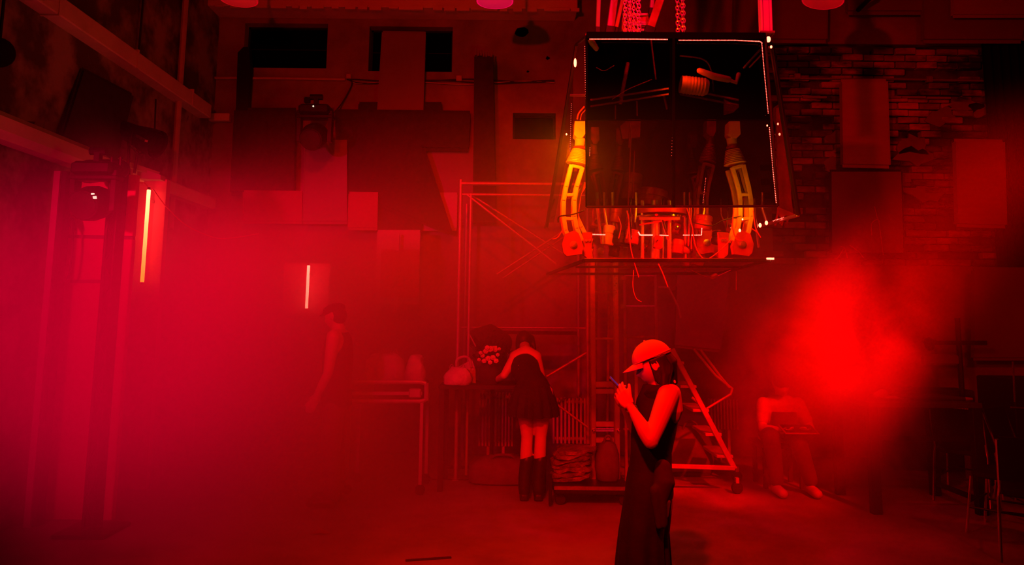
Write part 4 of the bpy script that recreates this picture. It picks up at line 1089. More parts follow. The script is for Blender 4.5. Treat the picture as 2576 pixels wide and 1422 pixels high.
# bouquet
r = thing('flower_bouquet', gz(1235, 7.6, BT), 'dark bouquet with pale blooms standing on the narrow table', 'flowers')
rf = random.Random(5)
MB().lathe([(.08, 0), (.11, .05), (.12, .14), (.09, .2), (.085, .21)], gz(1235, 7.6, BT), (0, 0, 1), 18).build('vase', 'board_dark', r)
fo = MB()
for k in range(150):
    a = rf.uniform(0, 2 * PI); e = rf.uniform(0, 1); rr = .19 * math.sqrt(e)
    c = P(1234, 888, 7.6) + V(math.cos(a) * rr, math.sin(a) * rr * .7, rf.uniform(-.11, .18) * (1.2 - e))
    d = V(rf.uniform(-1, 1), rf.uniform(-1, 1), rf.uniform(-.2, 1)).normalized(); _, s_, u_ = frame(d)
    L_ = rf.uniform(.05, .09)
    fo.add([c, c + d * L_ * .5 + s_ * .018, c + d * L_, c + d * L_ * .5 - s_ * .018], [(0, 1, 2, 3)])
o = fo.build('foliage', 'leaf', r); o['kind'] = 'stuff'
for x, y, s in ((1222, 884, 1.1), (1234, 868 + 10, 1.3), (1246, 880, 1), (1214, 895, .9), (1228, 902, 1.1), (1240, 900, 1.1), (1252, 893, .8), (1218, 908, 1), (1233, 912, .9), (1248, 908, 1), (1209, 888, .8), (1205, 905, .7), (1256, 878, .7), (1226, 875, 1)):
    f = MB(); c = P(x, y, 7.42 + rf.uniform(-.03, .05))
    for k in range(6):
        a = 2 * PI * k / 6 + x
        f.ball(c + V(math.cos(a) * .012, -.004, math.sin(a) * .012) * s, V(.014, .008, .012) * s, 8, 5)
    f.ball(c + V(0, -.01, 0), .01 * s, 8, 5)
    f.build('bloom', 'petal', r)
MB().slab([P(1224, 872, 7.5), P(1250, 870, 7.5), P(1251, 877, 7.5), P(1240, 884, 7.5), P(1227, 885, 7.5)], .004).build('wrapping_paper', 'petal', r, smooth=False)
# stand-in for an unidentified shape behind flowers, built as dark coats
r = thing('dark_mass', gz(1238, 8.3, 1.1), 'dark rounded mass on a stand behind the bouquet', 'unnamed_shape')
cm = MB().capsule([P(1195, 850, 8.3), P(1230, 846, 8.3), P(1262, 862, 8.3)], [.10, .14, .12], 16).capsule([P(1240, 860, 8.3), P(1245, 930, 8.3)], [.16, .13], 14)
remeshed(cm.build('coat', 'cloth_black', r), .02, 6)
MB().tube([V(P(1240, 900, 8.3).x, 8.3, 0), P(1240, 880, 8.3)], .02, 8).build('stand', 'black_metal', r)
MB().ball(P(1240, 861, 8.1), .008, 6, 4).build('badge', 'chrome', r)

# trolley / cart with bags at the middle left
r = thing('equipment_trolley', gz(985, 7.3, 0), 'pale two-rail trolley carrying white bags, half lost in haze', 'trolley')
Yt2 = 7.3
for y in (962, 1010):
    pts = [P(860, y, Yt2), P(1060, y, Yt2), P(1072, y + (4 if y < 1000 else -4), Yt2)]
    MB().tube(pts, .022, 8).build('rail', 'galv', r)
MB().tube([P(1073, 964, Yt2), P(1072, 1008, Yt2)], .024, 8).build('end_rail', 'galv', r)
MB().box((P(960, 985, Yt2) + V(0, .25, .0)), (.8, .5, .14), bev=.01).build('tray', 'board_dark', r, smooth=False)
MB().bar(P(860, 990, Yt2 - .02), P(1062, 990, Yt2 - .02), .02, .03).build('side_strip', 'galv', r, smooth=False)
MB().box(P(1044, 990, Yt2 - .03), (.12, .03, .09), bev=.02).build('latch_box', 'galv', r)
for x in (880, 1062):
    for dy in (0, .5): MB().bar(V(P(x, 1000, Yt2).x, Yt2 + dy, .1), V(P(x, 1000, Yt2).x, Yt2 + dy, P(x, 1005, Yt2).z), .03, .03).build('leg', 'galv', r, smooth=False)
    for dy in (0, .5): MB().lathe([(.045, -.015), (.05, 0), (.045, .015)], V(P(x, 1000, Yt2).x, Yt2 + dy, .05), (0, 1, 0), 12).build('wheel', 'rubber', r)
TZ = P(960, 961, Yt2).z
bag(985, 955, 7.55, .30, .28, 'big pale bag standing on the trolley, its top folded', 8, floor=TZ - .02, lean=-.12)
bag(1045, 955, 7.5, .19, .24, 'tall pale pointed bag at the end of the trolley', 14, floor=TZ - .02, ears=False)
bag(945, 955, 7.7, .22, .25, 'dim pale bag farthest from the end of the trolley', 21, floor=TZ - .02, ears=False)

# black flat dolly and bundle by the ladder
r = thing('platform_dolly', gz(1490, 6.95, 0), 'low black platform dolly on the floor at the foot of the ladder', 'dolly')
a = gz(1395, 6.95, 0); b = gz(1585, 6.95, 0)
MB().box(V((a.x + b.x) / 2, 7.25, .13), (b.x - a.x, .66, .05), bev=.012).build('deck', 'black_metal', r, smooth=False)
for y in (6.93, 7.57): MB().bar(V(a.x, y, .16), V(b.x, y, .16), .02, .03).build('edge_rail', 'steel', r, smooth=False)
for x in (a.x + .06, b.x - .06):
    for y in (7.0, 7.5): MB().lathe([(.045, -.015), (.05, 0), (.045, .015)], V(x, y, .05), (0, 1, 0), 12).build('wheel', 'rubber', r); 
MB().bar(gz(1386, 6.92, .02), gz(1386, 6.92, .28), .03, .03).build('corner_post', 'black_metal', r, smooth=False)
bb = MB(); rr = random.Random(4)
r = thing('wrapped_bundle', gz(1440, 7.3, .16), 'crumpled stack of wrapped plastic sheets lying on the dolly', 'bundle')
for k in range(7):
    c = gz(1442 + rr.uniform(-8, 8), 7.3, .19 + k * .04)
    sl = MB().loft([(c + V(0, 0, -.022), .16, .14, 0), (c + V(0, 0, -.01), .18, .16, 0), (c + V(0, 0, .012), .18, .16, 0), (c + V(0, 0, .024), .15, .13, 0)], 26, 4)
    sl.warp(lambda v: v + noise.noise_vector(v * 10) * .022 + V(0, 0, (v.x - c.x) * (.10 + .07 * math.sin(k * 2.1)) + .03 * noise.noise(v * 14 + V(k, 0, 0))))
    sl.build('wrapped_sheet', 'wrap', r)
def soft_bag(px, Y, w, h, d, label, m, seed, name='duffel_bag', z0=0):
    base = gz(px, Y, z0); r = thing(name, base, label, 'bag')
    b = MB().loft([(base + V(0, 0, t * h), w / 2 * k, d / 2 * k, 0) for t, k in ((0, .86), (.08, 1), (.35, 1.04), (.65, .98), (.88, .75), (1, .4))], 24, 2.8)
    b.warp(lambda v: v + noise.noise_vector(v * 6 + V(seed, 0, 0)) * .025 * min(1, (v.z - z0) / .06 + .0))
    b.build('bag_body', m, r)
    MB().tube(sag([base + V(-w * .2, -d * .2, h * .85), base + V(-w * .1, -d * .3, h * 1.1), base + V(w * .1, -d * .3, h * 1.1), base + V(w * .2, -d * .2, h * .85)], 5), .012, 6).build('handle', m, r)
    return r
soft_bag(1526, 7.3, .21, .36, .2, 'black soft bag standing between the ladder stiles', 'cloth_mid', 2, z0=.16)
soft_bag(1728, 8.4, .5, .5, .3, 'dark flat case behind the base of the rolling steps', 'cloth_mid', 9, name='dark_case')
soft_bag(1270, 7.9, .7, .26, .4, 'low dark sack on the floor under the flower table', 'cloth_mid', 12, name='floor_sack')

# things at the bottom
r = thing('floor_drape', gz(655, 3.9, 0), 'crumpled pale cloth on the floor at the lower edge of the view', 'cloth')
base = gz(640, 4.35, 0)
b = MB(); n = 26
vs = []; fs = []
for i in range(n):
    for j in range(n):
        u = i / (n - 1) - .5; v = j / (n - 1) - .5
        h = max(0, .16 * (1 - (u * u + v * v) * 5)) + .03 * noise.noise(V(u * 7, v * 7, 0)) + .012
        if abs(u) > .46 or abs(v) > .46: h = .004
        vs.append(base + V(u * .75, v * .6, max(.004, h)))
for i in range(n - 1):
    for j in range(n - 1): fs.append((i * n + j, (i + 1) * n + j, (i + 1) * n + j + 1, i * n + j + 1))
b.add(vs, fs).build('cloth_sheet', 'cloth_mid', r)
MB().tube(sag([base + V(.2, -.2, .02), base + V(.35, .1, .012), base + V(.62, .12, .012)], 5), .012, 6).build('cloth_cord', 'cloth_mid', r)
r = thing('paper_scrap', gz(802, 5.9, 0), 'small torn paper scrap lying alone on the floor', 'litter')
c = P(804, 1322, 6.0); c.z = .004
MB().slab([c + V(-.07, 0, .0), c + V(.01, -.03, .012), c + V(.08, .01, .0), c + V(0, .05, .025)], .003, (0, 0, 1)).build('scrap', 'board_pale', r, smooth=False)
# worn lines on the floor
for k, (x0, y0, x1, y1) in enumerate(((1085, 1208, 1340, 1211), (1020, 1413, 1135, 1405))):
    def fl(x, y):
        v = P(x, y, 5); t = EYE / (EYE - v.z); return V(v.x * t, 5 * t, .006)
    single(MB().bar(fl(x0, y0), fl(x1, y1), .02, .01), 'floor_cable', 'wire_dark', ['thin dark cable on the floor before the flower table', 'short dark cable end on the floor near the camera'][k], 'cable', smooth=False)

# ---------------------------------------------------------------- right: long table, chairs, cart behind
r = thing('long_table', gz(2330, 6.75, 0), 'long dark table with a heavy square leg beside the stacked chairs', 'table')
Yt3 = 6.75; tz3 = P(2460, 1016, Yt3).z
xa, xb = P(2185, 1016, Yt3).x, P(2472, 1016, Yt3).x
MB().box(V((xa + xb) / 2, Yt3 + .4, tz3 - .02), (xb - xa, .8, .045), bev=.005).build('tabletop', 'board_dark', r, smooth=False)
for y in (Yt3 + .04, Yt3 + .76):
    for x in (xa + .04, xb - .045): MB().box(V(x, y, (tz3 - .04) / 2), (.085, .07, tz3 - .04), bev=.004).build('leg', 'black', r, smooth=False)
MB().bar(V(xa + .05, Yt3 + .06, P(2400, 1106, Yt3).z), V(xb - .05, Yt3 + .06, P(2400, 1108, Yt3).z), .03, .04).build('apron_rail', 'black', r, smooth=False)
MB().bar(V(xb - .05, Yt3 + .06, .12), V(xb - .05, Yt3 + .74, .12), .03, .04).build('apron_rail', 'black', r, smooth=False)
tool = P(2305, 1005, 7.0)
r = thing('stage_stick', V(tool.x, 7.0, tz3), 'long dark stick with a pale tip lying on the long table', 'stick')
MB().capsule([V(P(2260, 1003, 7.0).x, 7.0, tz3 + .035), V(P(2345, 1003, 7.0).x, 6.98, tz3 + .03), V(P(2420, 1005, 7.0).x, 6.95, tz3 + .02)], [.012, .035, .016], 10).build('shaft', 'board_dark', r)
MB().capsule([V(P(2421, 1004, 7.0).x, 6.95, tz3 + .02), V(P(2436, 1004, 7.0).x, 6.95, tz3 + .02)], [.018, .012], 8).build('tip', 'board_pale', r)
r = thing('folded_cloth', V(P(2215, 998, 7.1).x, 7.1, tz3), 'small pale folded cloth on the hazy end of the long table', 'cloth')
MB().capsule([V(P(2206, 998, 7.1).x, 7.1, tz3 + .03), V(P(2222, 998, 7.1).x, 7.1, tz3 + .05)], [.03, .04], 10).build('cloth_fold', 'cloth_white', r)
MB().box(V(P(2245, 998, 7.1).x, 7.1, tz3 + .012), (.16, .1, .02), bev=.006).build('cloth_fold', 'cloth_white', r)
# upright speaker stand with crossbar behind
r = thing('stage_rack', gz(2408, 8.7, 0), 'dark upright pole with a long crossbar behind the long table', 'stand')
MB().tube([gz(2408, 8.7, 0), P(2408, 800, 8.7)], .03, 8).build('pole', 'black_metal', r)
MB().bar(P(2335, 863, 8.68), P(2480, 863, 8.68), .05, .05).build('crossbar', 'black_metal', r, smooth=False)
MB().capsule([P(2337, 862, 8.66), P(2338, 872, 8.66)], [.06, .05], 10).build('end_knob', 'black_metal', r)
MB().box(P(2365, 905, 8.72), (.4, .1, .12), bev=.02).build('shelf_box', 'board_mid', r, smooth=False)
for s in (-1, 1): MB().bar(gz(2408, 8.7, .05), gz(2408, 8.7, .02) + V(s * .35, -.1, 0), .03, .03).build('foot', 'black_metal', r, smooth=False)
r = thing('dark_cabinet', gz(2350, 8.9, 0), 'dark cabinet low against the wall behind the pole with the crossbar', 'cabinet')
MB().box(P(2330, 1000, 8.95) + V(0, 0, -.4), (.9, .4, 1.0), bev=.01).build('body', 'board_dark', r, smooth=False)
MB().box(P(2330, 1000, 8.73) + V(-.2, 0, -.4), (.4, .02, .9)).build('door', 'board_dark', r, smooth=False)
MB().box(P(2330, 1000, 8.73) + V(.22, 0, -.4), (.4, .02, .9)).build('door', 'board_dark', r, smooth=False)

# chairs with thin bright legs
def chair(label):
    r = thing('visitor_chair', (0, 0, 0), label, 'chair', 'black chairs by the long table')
    st = MB().loft([(V(0, 0, .43), .19, .19, 0), (V(0, 0, .445), .225, .22, 0), (V(0, 0, .475), .225, .22, 0), (V(0, 0, .49), .19, .19, 0)], 24, 4).build('seat', 'black', r)
    bk = MB().slab([V(-.21, .22, .55), V(.21, .22, .55), V(.20, .30, .86), V(-.20, .30, .86)], .03).build('backrest', 'black', r)
    for sx in (-1, 1):
        MB().tube([V(sx * .2, -.2, .44), V(sx * .23, -.25, 0)], .011, 8).build('leg', 'chrome', r)
        MB().tube([V(sx * .21, .31, .84), V(sx * .21, .2, .5), V(sx * .22, .2, .42), V(sx * .23, .27, 0)], .011, 8).build('leg', 'chrome', r)
        MB().tube([V(sx * .215, -.22, .2), V(sx * .22, .23, .2)], .009, 6).build('stretcher', 'black_metal', r)
    MB().tube([V(-.215, -.22, .24), V(.215, -.22, .24)], .009, 6).build('stretcher', 'black_metal', r)
    return r
c0 = chair('black chair with bright thin legs nearest the camera, cut by the frame edge')
spots_ = [(P(2598, 1200, 5.6).x, 5.6, 2.6, None),
          (P(2535, 1200, 6.2).x, 6.2, -2.4, 'black chair with bright legs tucked at the near corner of the long table'),
          (P(2432, 1180, 7.35).x, 7.35, 2.4, 'black chair pushed under the long table, thin dim legs showing'),
          (P(2600, 1150, 7.0).x, 7.0, .6, 'black chair farthest back beside the short radiator')]
for i, (x, y, a, lb) in enumerate(spots_):
    c = c0 if i == 0 else copy_tree(c0)
    c.location = (x, y, 0); c.rotation_euler = (0, 0, a)
    if lb: c['label'] = lb
r = thing('dark_crate', gz(2570, 7.6, 0), 'big black crate with a bright upper edge beyond the chairs', 'crate')
MB().box(gz(2600, 7.8, .55), (.9, .6, 1.1), bev=.01).build('body', 'black', r, smooth=False)
MB().bar(P(2548, 910, 7.5), P(2553, 1012, 7.5), .012).build('bright_edge', 'steel', r, smooth=False)
MB().bar(P(2543, 1025, 7.48), P(2600, 1028, 7.48), .014).build('bright_edge', 'steel', r, smooth=False)

# ================================================================ people
def head_into(mb, c, fwd, pitch=0.0, s=1.0, roll=0.0, ears=True):
    """a head with brow, eye sockets, nose, lips, chin and ears. c: centre; fwd: horizontal facing; pitch>0 looks down"""
    f = Vector(fwd).normalized(); up = Vector((0, 0, 1)); sd = f.cross(up).normalized()
    R = Matrix.Rotation(-pitch, 3, sd)
    f2 = R @ f; u2 = R @ up
    Mx = Matrix((sd, f2, u2)).transposed()
    seg, rings = 56, 44; vs = []; fs = []
    g = lambda x, m, w: math.exp(-((x - m) / w) ** 2)
    for i in range(rings + 1):
        t = PI * i / rings
        for k in range(seg):
            a = 2 * PI * k / seg
            dx, dy, dz = math.sin(t) * math.sin(a), math.sin(t) * math.cos(a), math.cos(t)
            x, y, z = dx * .074, dy * .094, dz * .114
            lo = max(0.0, -dz)
            x *= 1 - .34 * lo * lo
            if dy < 0: y *= 1 - .45 * lo; 
            else:
                y *= 1 - .02 * lo
                if dz < 0: y = y * (1 - .0 * lo) + .016 * lo * (dy > .1)
            if dy > 0.15:
                fr = min(1, (dy - .15) / .4)
                y += fr * (.024 * g(x, 0, .011) * (g(z, -.024, .015) + .55 * g(z, -.004, .018)))   # nose
                y += fr * .005 * g(z, .022, .010) * g(abs(x), .028, .022)                          # brow
                y -= fr * .011 * g(abs(x), .031, .014) * g(z, .004, .011)                         # sockets
                y += fr * .010 * g(x, 0, .020) * (g(z, -.052, .006) + g(z, -.066, .007))          # lips
                y -= fr * .003 * g(x, 0, .02) * g(z, -.059, .003)
                y += fr * .011 * g(x, 0, .020) * g(z, -.094, .012)                                # chin
                y += fr * .003 * g(abs(x), .042, .018) * g(z, -.022, .018)                        # cheeks
            vs.append(c + Mx @ (Vector((x, y, z)) * s))
    for i in range(rings):
        for k in range(seg):
            j = (k + 1) % seg
            fs.append((i * seg + k, (i + 1) * seg + k, (i + 1) * seg + j, i * seg + j))
    mb.add(vs, fs)
    if ears:
        for q in (-1, 1):
            mb.ball(c + Mx @ (Vector((q * .074, -.010, -.008)) * s), V(.010, .018, .030) * s, 12, 8, Mx)
            mb.tube([c + Mx @ (Vector((q * .080, -.012 + .019 * math.cos(a), -.006 + .031 * math.sin(a))) * s) for a in [PI * (-.4 + 1.6 * i / 8) for i in range(9)]], .0045 * s, 6)
    return Mx

def hand_into(mb, wrist, d, n, side, s=1.0, curls=(.35, .4, .45, .5), thumb=.5, spread=.06):
    """palm and five fingers. d: towards fingers, n: the way the palm faces, side: towards the thumb"""
    d = d.normalized(); n = (n - d * n.dot(d)).normalized(); side = (side - d * side.dot(d) - n * side.dot(n)).normalized()
    w = Vector(wrist); offs = (.030, .010, -.010, -.029); L = (.070, .078, .073, .058); R_ = (.0088, .0090, .0086, .0076)
    for o_, r in zip(offs, R_):
        b = w + d * (.082 - abs(o_ - .008) * .15) * s + side * o_ * s
        mb.tube([w + side * o_ * .5 * s, w + d * .03 * s + side * o_ * .85 * s, b], [.017 * s, .0165 * s, .0125 * s], 10)
    mb.capsule([w - d * .02 * s, w + d * .05 * s], [.022 * s, .026 * s], 12, flat=.55, up=n)
    for i, (o_, l, r, cu) in enumerate(zip(offs, L, R_, curls)):
        b = w + d * (.082 - abs(o_ - .008) * .15) * s + side * o_ * s
        pts = [b]; dd = (d + side * (o_ * spread * 10)).normalized(); ax = dd.cross(n).normalized()
        for k, fr in enumerate((.45, .31, .24)):
            dd = Matrix.Rotation(cu * (1, 1.15, .8)[k], 3, ax) @ dd
            pts.append(pts[-1] + dd * l * fr * s)
        mb.capsule(pts, [r * 1.08 * s, r * s, r * .93 * s, r * .8 * s], 10)
    tb_ = w + d * .022 * s + side * .024 * s
    td = (d * .85 + side * .5 + n * .25 * thumb).normalized()
    p1 = tb_ + td * .032 * s; td2 = (td + n * thumb * .6 + d * .35).normalized(); p2 = p1 + td2 * .03 * s; p3 = p2 + (td2 + n * thumb * .3 + d * .2).normalized() * .024 * s
    mb.capsule([tb_ - td * .012 * s, tb_, p1, p2, p3], [.014 * s, .0145 * s, .0112 * s, .0098 * s, .0082 * s], 10)

# ---------------------------------------------------------------- woman with the cap
Yw = 4.25
F = V(-.965, .26, 0).normalized(); Lf = V(-F.y, F.x, 0)          # facing, her left side (towards the camera)
fx = gz(1640, Yw, 0)
W = thing('person', fx, 'woman in a pale cap and long sleeveless black dress looking at her phone', 'person')
BASE[W.name] = Vector(W.location)
yaw = math.atan2(F.y, F.x)
hc = P(1645, 915, Yw) + V(0, 0, -.003)
b = MB()
Mh = head_into(b, hc, F, pitch=.42, s=.98)
neck0 = P(1664, 985, Yw); 
b.tube([neck0 + V(0, 0, -.05), P(1660, 960, Yw), hc + V(.03, 0, -.03)], [.062, .052, .05], 16)
shN, shF = P(1681, 993, 4.12), P(1664, 993, 4.42)
elN, wrN = P(1637, 1110, 3.97), P(1586, 1024, 4.08)
elF, wrF = P(1606, 1092, 4.42), P(1570, 1022, 4.30)
b.capsule([shN.lerp(neck0, .5) + V(0, 0, -.015), shN, shN.lerp(elN, .30), shN.lerp(elN, .65), elN + V(0, 0, .005)], [.05, .058, .054, .047, .040], 16)
b.capsule([elN, elN.lerp(wrN, .28), elN.lerp(wrN, .65), wrN], [.040, .041, .031, .0225], 14)
b.capsule([neck0 + V(0, .06, -.02), shF, shF.lerp(elF, .5), elF], [.045, .052, .045, .037], 14)
b.capsule([elF, elF.lerp(wrF, .3), wrF], [.037, .038, .022], 14)
# back of the shoulder, bare
b.capsule([P(1690, 990, 4.16), P(1694, 1030, 4.17), P(1690, 1046, 4.18)], [.050, .052, .048], 14)
# trunk and legs
tc = P(1655, 1060, Yw)
def lvl(px, py, a, bb, y=Yw): c = P(px, py, y); return (c, a, bb, yaw)
b.loft([lvl(1668, 985, .055, .095), lvl(1664, 1010, .075, .125), lvl(1660, 1050, .085, .122), lvl(1650, 1100, .088, .12), lvl(1640, 1150, .085, .12), lvl(1637, 1195, .10, .145), lvl(1637, 1250, .12, .165), lvl(1636, 1290, .11, .16)], 26)
hipz = P(1636, 1290, Yw)
for s in (-1, 1):
    h = V(hipz.x, hipz.y, hipz.z) + Lf * s * .075
    b.capsule([h + V(0, 0, .03), V(h.x - .01, h.y, .46), V(h.x, h.y, .09)], [.085, .058, .036], 14)
    b.capsule([V(h.x, h.y, .06), V(h.x, h.y, .05) + F * .17], [.036, .028], 12, flat=.8)
# hands round the phone
d1 = (P(1549, 972, 4.16) - wrN).normalized()
hand_into(b, wrN + d1 * .012, d1, V(-.25, .75, .6), V(-.6, -.25, .75), 1.0, (.30, .34, .40, .46), .6)
d2 = (P(1548, 966, 4.24) - wrF).normalized()
hand_into(b, wrF + d2 * .012, d2, V(.1, -.9, .45), V(-.5, .2, .9), .96, (.45, .5, .55, .6), .8)
body = b.build('body', 'skin', W)
remeshed(body, .0038, 3, .5)
# eye, brow and lip
for q_ in (-1, 1):
    e = hc + Mh @ V(q_ * .030, .079, .004)
    MB().ball(e, .0095, 12, 8).build('eye', 'cloth_white', W)
    MB().ball(e + Mh @ V(0, .0065, -.002), .0048, 10, 6).build('iris', 'black', W)
    MB().tube([hc + Mh @ V(q_ * x_, y_, z_) for x_, y_, z_ in ((.014, .091, .022), (.030, .088, .027), (.045, .077, .022))], .0028, 6).build('eyebrow', 'hair', W)
# cap
cp = MB(); seg = 44; n = 12; vs = []; fs = []
cc = hc + Mh @ V(0, -.004, .036)
for i in range(n + 1):
    t = (PI / 2) * i / n
    for k in range(seg):
        a = 2 * PI * k / seg
        x, y, z = math.sin(t) * math.sin(a) * .088, math.sin(t) * math.cos(a) * .112, math.cos(t) * .098
        z -= .012 * (i / n) ** 3 * (math.cos(a) < 0) * -math.cos(a)
        if i > 0: 
            seam = abs(((a / (2 * PI) * 6) % 1) - .5); r_ = 1 + .006 * (seam < .46) ; x *= r_; y *= r_
        vs.append(cc + Mh @ V(x, y, z))
for i in range(n):
    for k in range(seg):
        j = (k + 1) % seg; fs.append((i * seg + k, (i + 1) * seg + k, (i + 1) * seg + j, i * seg + j))
cp.add(vs, fs)
cap = cp.build('cap', 'cap', W)
so = cap.modifiers.new('t', 'SOLIDIFY'); so.thickness = .003; so.offset = -1
br = MB(); vs = []; fs = []; nu, nv = 20, 7
for i in range(nu + 1):
    a = math.radians(-62 + 124 * i / nu)
    for j in range(nv + 1):
        t = j / nv
        inx, iny = math.sin(a) * .086, math.cos(a) * .110
        outx = math.sin(a) * .092; outy = math.cos(a) * .112 + .072 * max(0, math.cos(a * 1.4)) ** .8
        x = inx + (outx - inx) * t; y = iny + (outy - iny) * t
        z = -.002 - .020 * t + .010 * math.cos(a) - 1.6 * x * x * (.6 + .6 * t)
        vs.append(cc + Mh @ V(x, y, z))
for i in range(nu):
    for j in range(nv): fs.append((i * (nv + 1) + j, (i + 1) * (nv + 1) + j, (i + 1) * (nv + 1) + j + 1, i * (nv + 1) + j + 1))
brim = br.add(vs, fs).build('brim', 'cap', cap)
so = brim.modifiers.new('t', 'SOLIDIFY'); so.thickness = .004
MB().ball(cc + Mh @ V(0, 0, .098), .007, 10, 6).build('button', 'cap', cap)
MB().tube([cc + Mh @ V(math.sin(a) * .0895, math.cos(a) * .1135, .004) for a in [2 * PI * k / 32 for k in range(33)]], .003, 6).build('sweat_band', 'cap', cap)
# hair: falls from under the cap over the nape, shorter strands in front of the ear
hb = MB()
hb.capsule([hc + Mh @ V(0, -.045, .03), hc + Mh @ V(0, -.068, -.03), hc + V(.082, -.01, -.09), P(1678, 968, Yw)], [.062, .060, .048, .032], 18)
hb.capsule([hc + Mh @ V(-.040, -.045, .0), P(1672, 945, 4.19), P(1670, 980, 4.17)], [.040, .036, .02], 14)
hb.capsule([hc + Mh @ V(.040, -.045, .0), P(1672, 945, 4.31), P(1668, 975, 4.33)], [.040, .036, .02], 14)
for k in range(16):
    s_ = -1 if k % 2 else 1
    t = k / 15
    p0 = hc + Mh @ V(s_ * .074, .012 - .09 * t, .025)
    hb.capsule([p0, p0 + V(.02 + .01 * t, 0, -.055), p0 + V(.03, s_ * .004, -.10 - .035 * math.sin(t * 3))], [.010, .011, .005], 6)
hair = hb.build('hair', 'hair', W); remeshed(hair, .005, 3)
hs = MB()
for k in range(26):
    t = k / 25; s_ = -1 if k % 3 else 1
    p0 = hc + Mh @ V(s_ * .076, -.035 - .05 * t, .0) 
    hs.tube(sag([p0, p0 + V(.03, 0, -.05), P(1654 + 28 * t, 968 + 22 * math.sin(k * 1.7) * .5, 4.17 if s_ < 0 else 4.33)], 4), [.004] * 8 + [.0015], 5)
hs.build('hair_strands', 'hair', hair)
# black sleeveless top with a hood-like cowl, and the long skirt
tp = MB()
def lv(px, py, a, bb, y=Yw): c = P(px, py, y); return (c, a, bb, yaw)
# half depth along facing = a, half width across = bb
tp.loft([lv(1648, 968, .062, .058), lv(1648, 984, .078, .085), lv(1648, 1004, .100, .118), lv(1649, 1030, .114, .130), lv(1647, 1062, .122, .146), lv(1642, 1100, .118, .148), lv(1637, 1140, .110, .140), lv(1634, 1170, .112, .146), lv(1634, 1200, .120, .156)], 36, 2.2)
tp.warp(lambda v: v + noise.noise_vector(V(v.x * 5, v.y * 5, v.z * 9)) * .010)
top = tp.build('sleeveless_top', 'cloth_black', W)
ck = MB()
for k in range(3):
    ck.tube(sag([P(1672 + k * 2, 962 + k * 9, 4.36), P(1690, 966 + k * 8, 4.27), P(1672, 975 + k * 9, 4.165), P(1636, 985 + k * 12, 4.17), P(1622 - k * 2, 1000 + k * 12, 4.26), P(1636, 985 + k * 12, 4.35)], 5), .020 - k * .002, 8)
remeshed(ck.build('cowl', 'cloth_black', W), .006, 5)
MB().tube(sag([P(1683, 958, 4.30), P(1692, 950, 4.25), P(1698, 962, 4.18)], 5), .006, 8).build('neck_strap', 'cap', W)
sk = MB()
ring = []
for px, py, a, bb in ((1634, 1180, .116, .150), (1634, 1205, .125, .165), (1633, 1240, .130, .175), (1626, 1290, .130, .18), (1619, 1340, .128, .19), (1618, 1400, .136, .20), (1618, 1460, .142, .21), (1618, 1580, .150, .22)):
    ring.append(lv(px, py, a, bb))
sk.loft(ring, 72, 2.1)
zt_ = P(1634, 1180, Yw).z
def pleat(v):
    c = V(gz(1620, Yw, v.z).x, Yw, v.z); d = v - c; a = math.atan2(d.y, d.x); k = min(1, max(0, (zt_ - .10 - v.z) / .5))
    if d.length < 1e-4: return v
    return v + d.normalized() * .016 * k * (math.sin(a * 9 + v.z * 1.5) + .5 * math.sin(a * 17 + 1))
sk.warp(pleat)
sk.build('long_skirt', 'cloth_black', W)
# hip bag with its hanging cloth
bg = MB().capsule([P(1668, 1178, 4.09), P(1671, 1214, 4.07), P(1664, 1245, 4.06)], [.045, .058, .045], 14).capsule([P(1662, 1240, 4.05), P(1666, 1290, 4.05), P(1669, 1320, 4.05)], [.035, .028, .022], 10).capsule([P(1648, 1235, 4.04), P(1652, 1280, 4.04), P(1657, 1325, 4.04)], [.03, .022, .016], 10)
remeshed(bg.build('tied_cloth', 'cloth_dim', W), .007, 5)
for k in range(3): MB().tube([wrN + (elN - wrN).normalized() * (.012 + k * .007) + V(math.cos(a) * .026, math.sin(a) * .026 * .9, math.sin(a) * .010 + math.cos(a) * .012) for a in [2 * PI * i / 16 for i in range(17)]], .0018, 5, cap=False).build('bracelet', 'steel', W)
for s in (-1, 1):
    h = V(hipz.x, hipz.y, 0) + Lf * s * .075
    remeshed(MB().capsule([h + V(0, 0, .05) - F * .03, h + V(0, 0, .045) + F * .10, h + V(0, 0, .035) + F * .18], [.05, .045, .034], 14, flat=.8).box(h + V(0, 0, .012) + F * .07, (.24, .085, .024), Matrix.Rotation(yaw, 3, 'Z'), .01).build('shoe', 'leather', W), .006, 2)
# phone
r = thing('phone', P(1558, 978, 4.18), 'dark phone with a faint violet glow held in her hands', 'phone')
a_, b_ = P(1544, 960, 4.17), P(1574, 992, 4.17)
d_ = (b_ - a_); Rr = Matrix((V(0, 1, 0), d_.normalized(), V(0, 1, 0).cross(d_.normalized()) * 1)).transposed()
nrm = V(0, 1, 0).cross(d_.normalized())
ph = (a_ + b_) / 2 + V(0, .035, 0)
q0 = Matrix.Rotation(.18, 3, 'X')
axis_w = (q0 @ V(0, 1, 0)); dd_ = d_.normalized(); nn = dd_.cross(axis_w).normalized(); axis_w = nn.cross(dd_).normalized()
RR = Matrix((axis_w, dd_, nn)).transposed()
MB().box(ph, (.074, .152, .009), RR, .004).build('phone_case', 'phone', r)
MB().box(ph + nn * (.0052 if nn.z > 0 else -.0052), (.068, .142, .001), RR).build('phone_screen', 'screen', r, smooth=False)
MB().ball(ph - dd_ * .06 - nn * (.006 if nn.z > 0 else -.006), .006, 8, 5).build('camera_lens', 'lens', r)

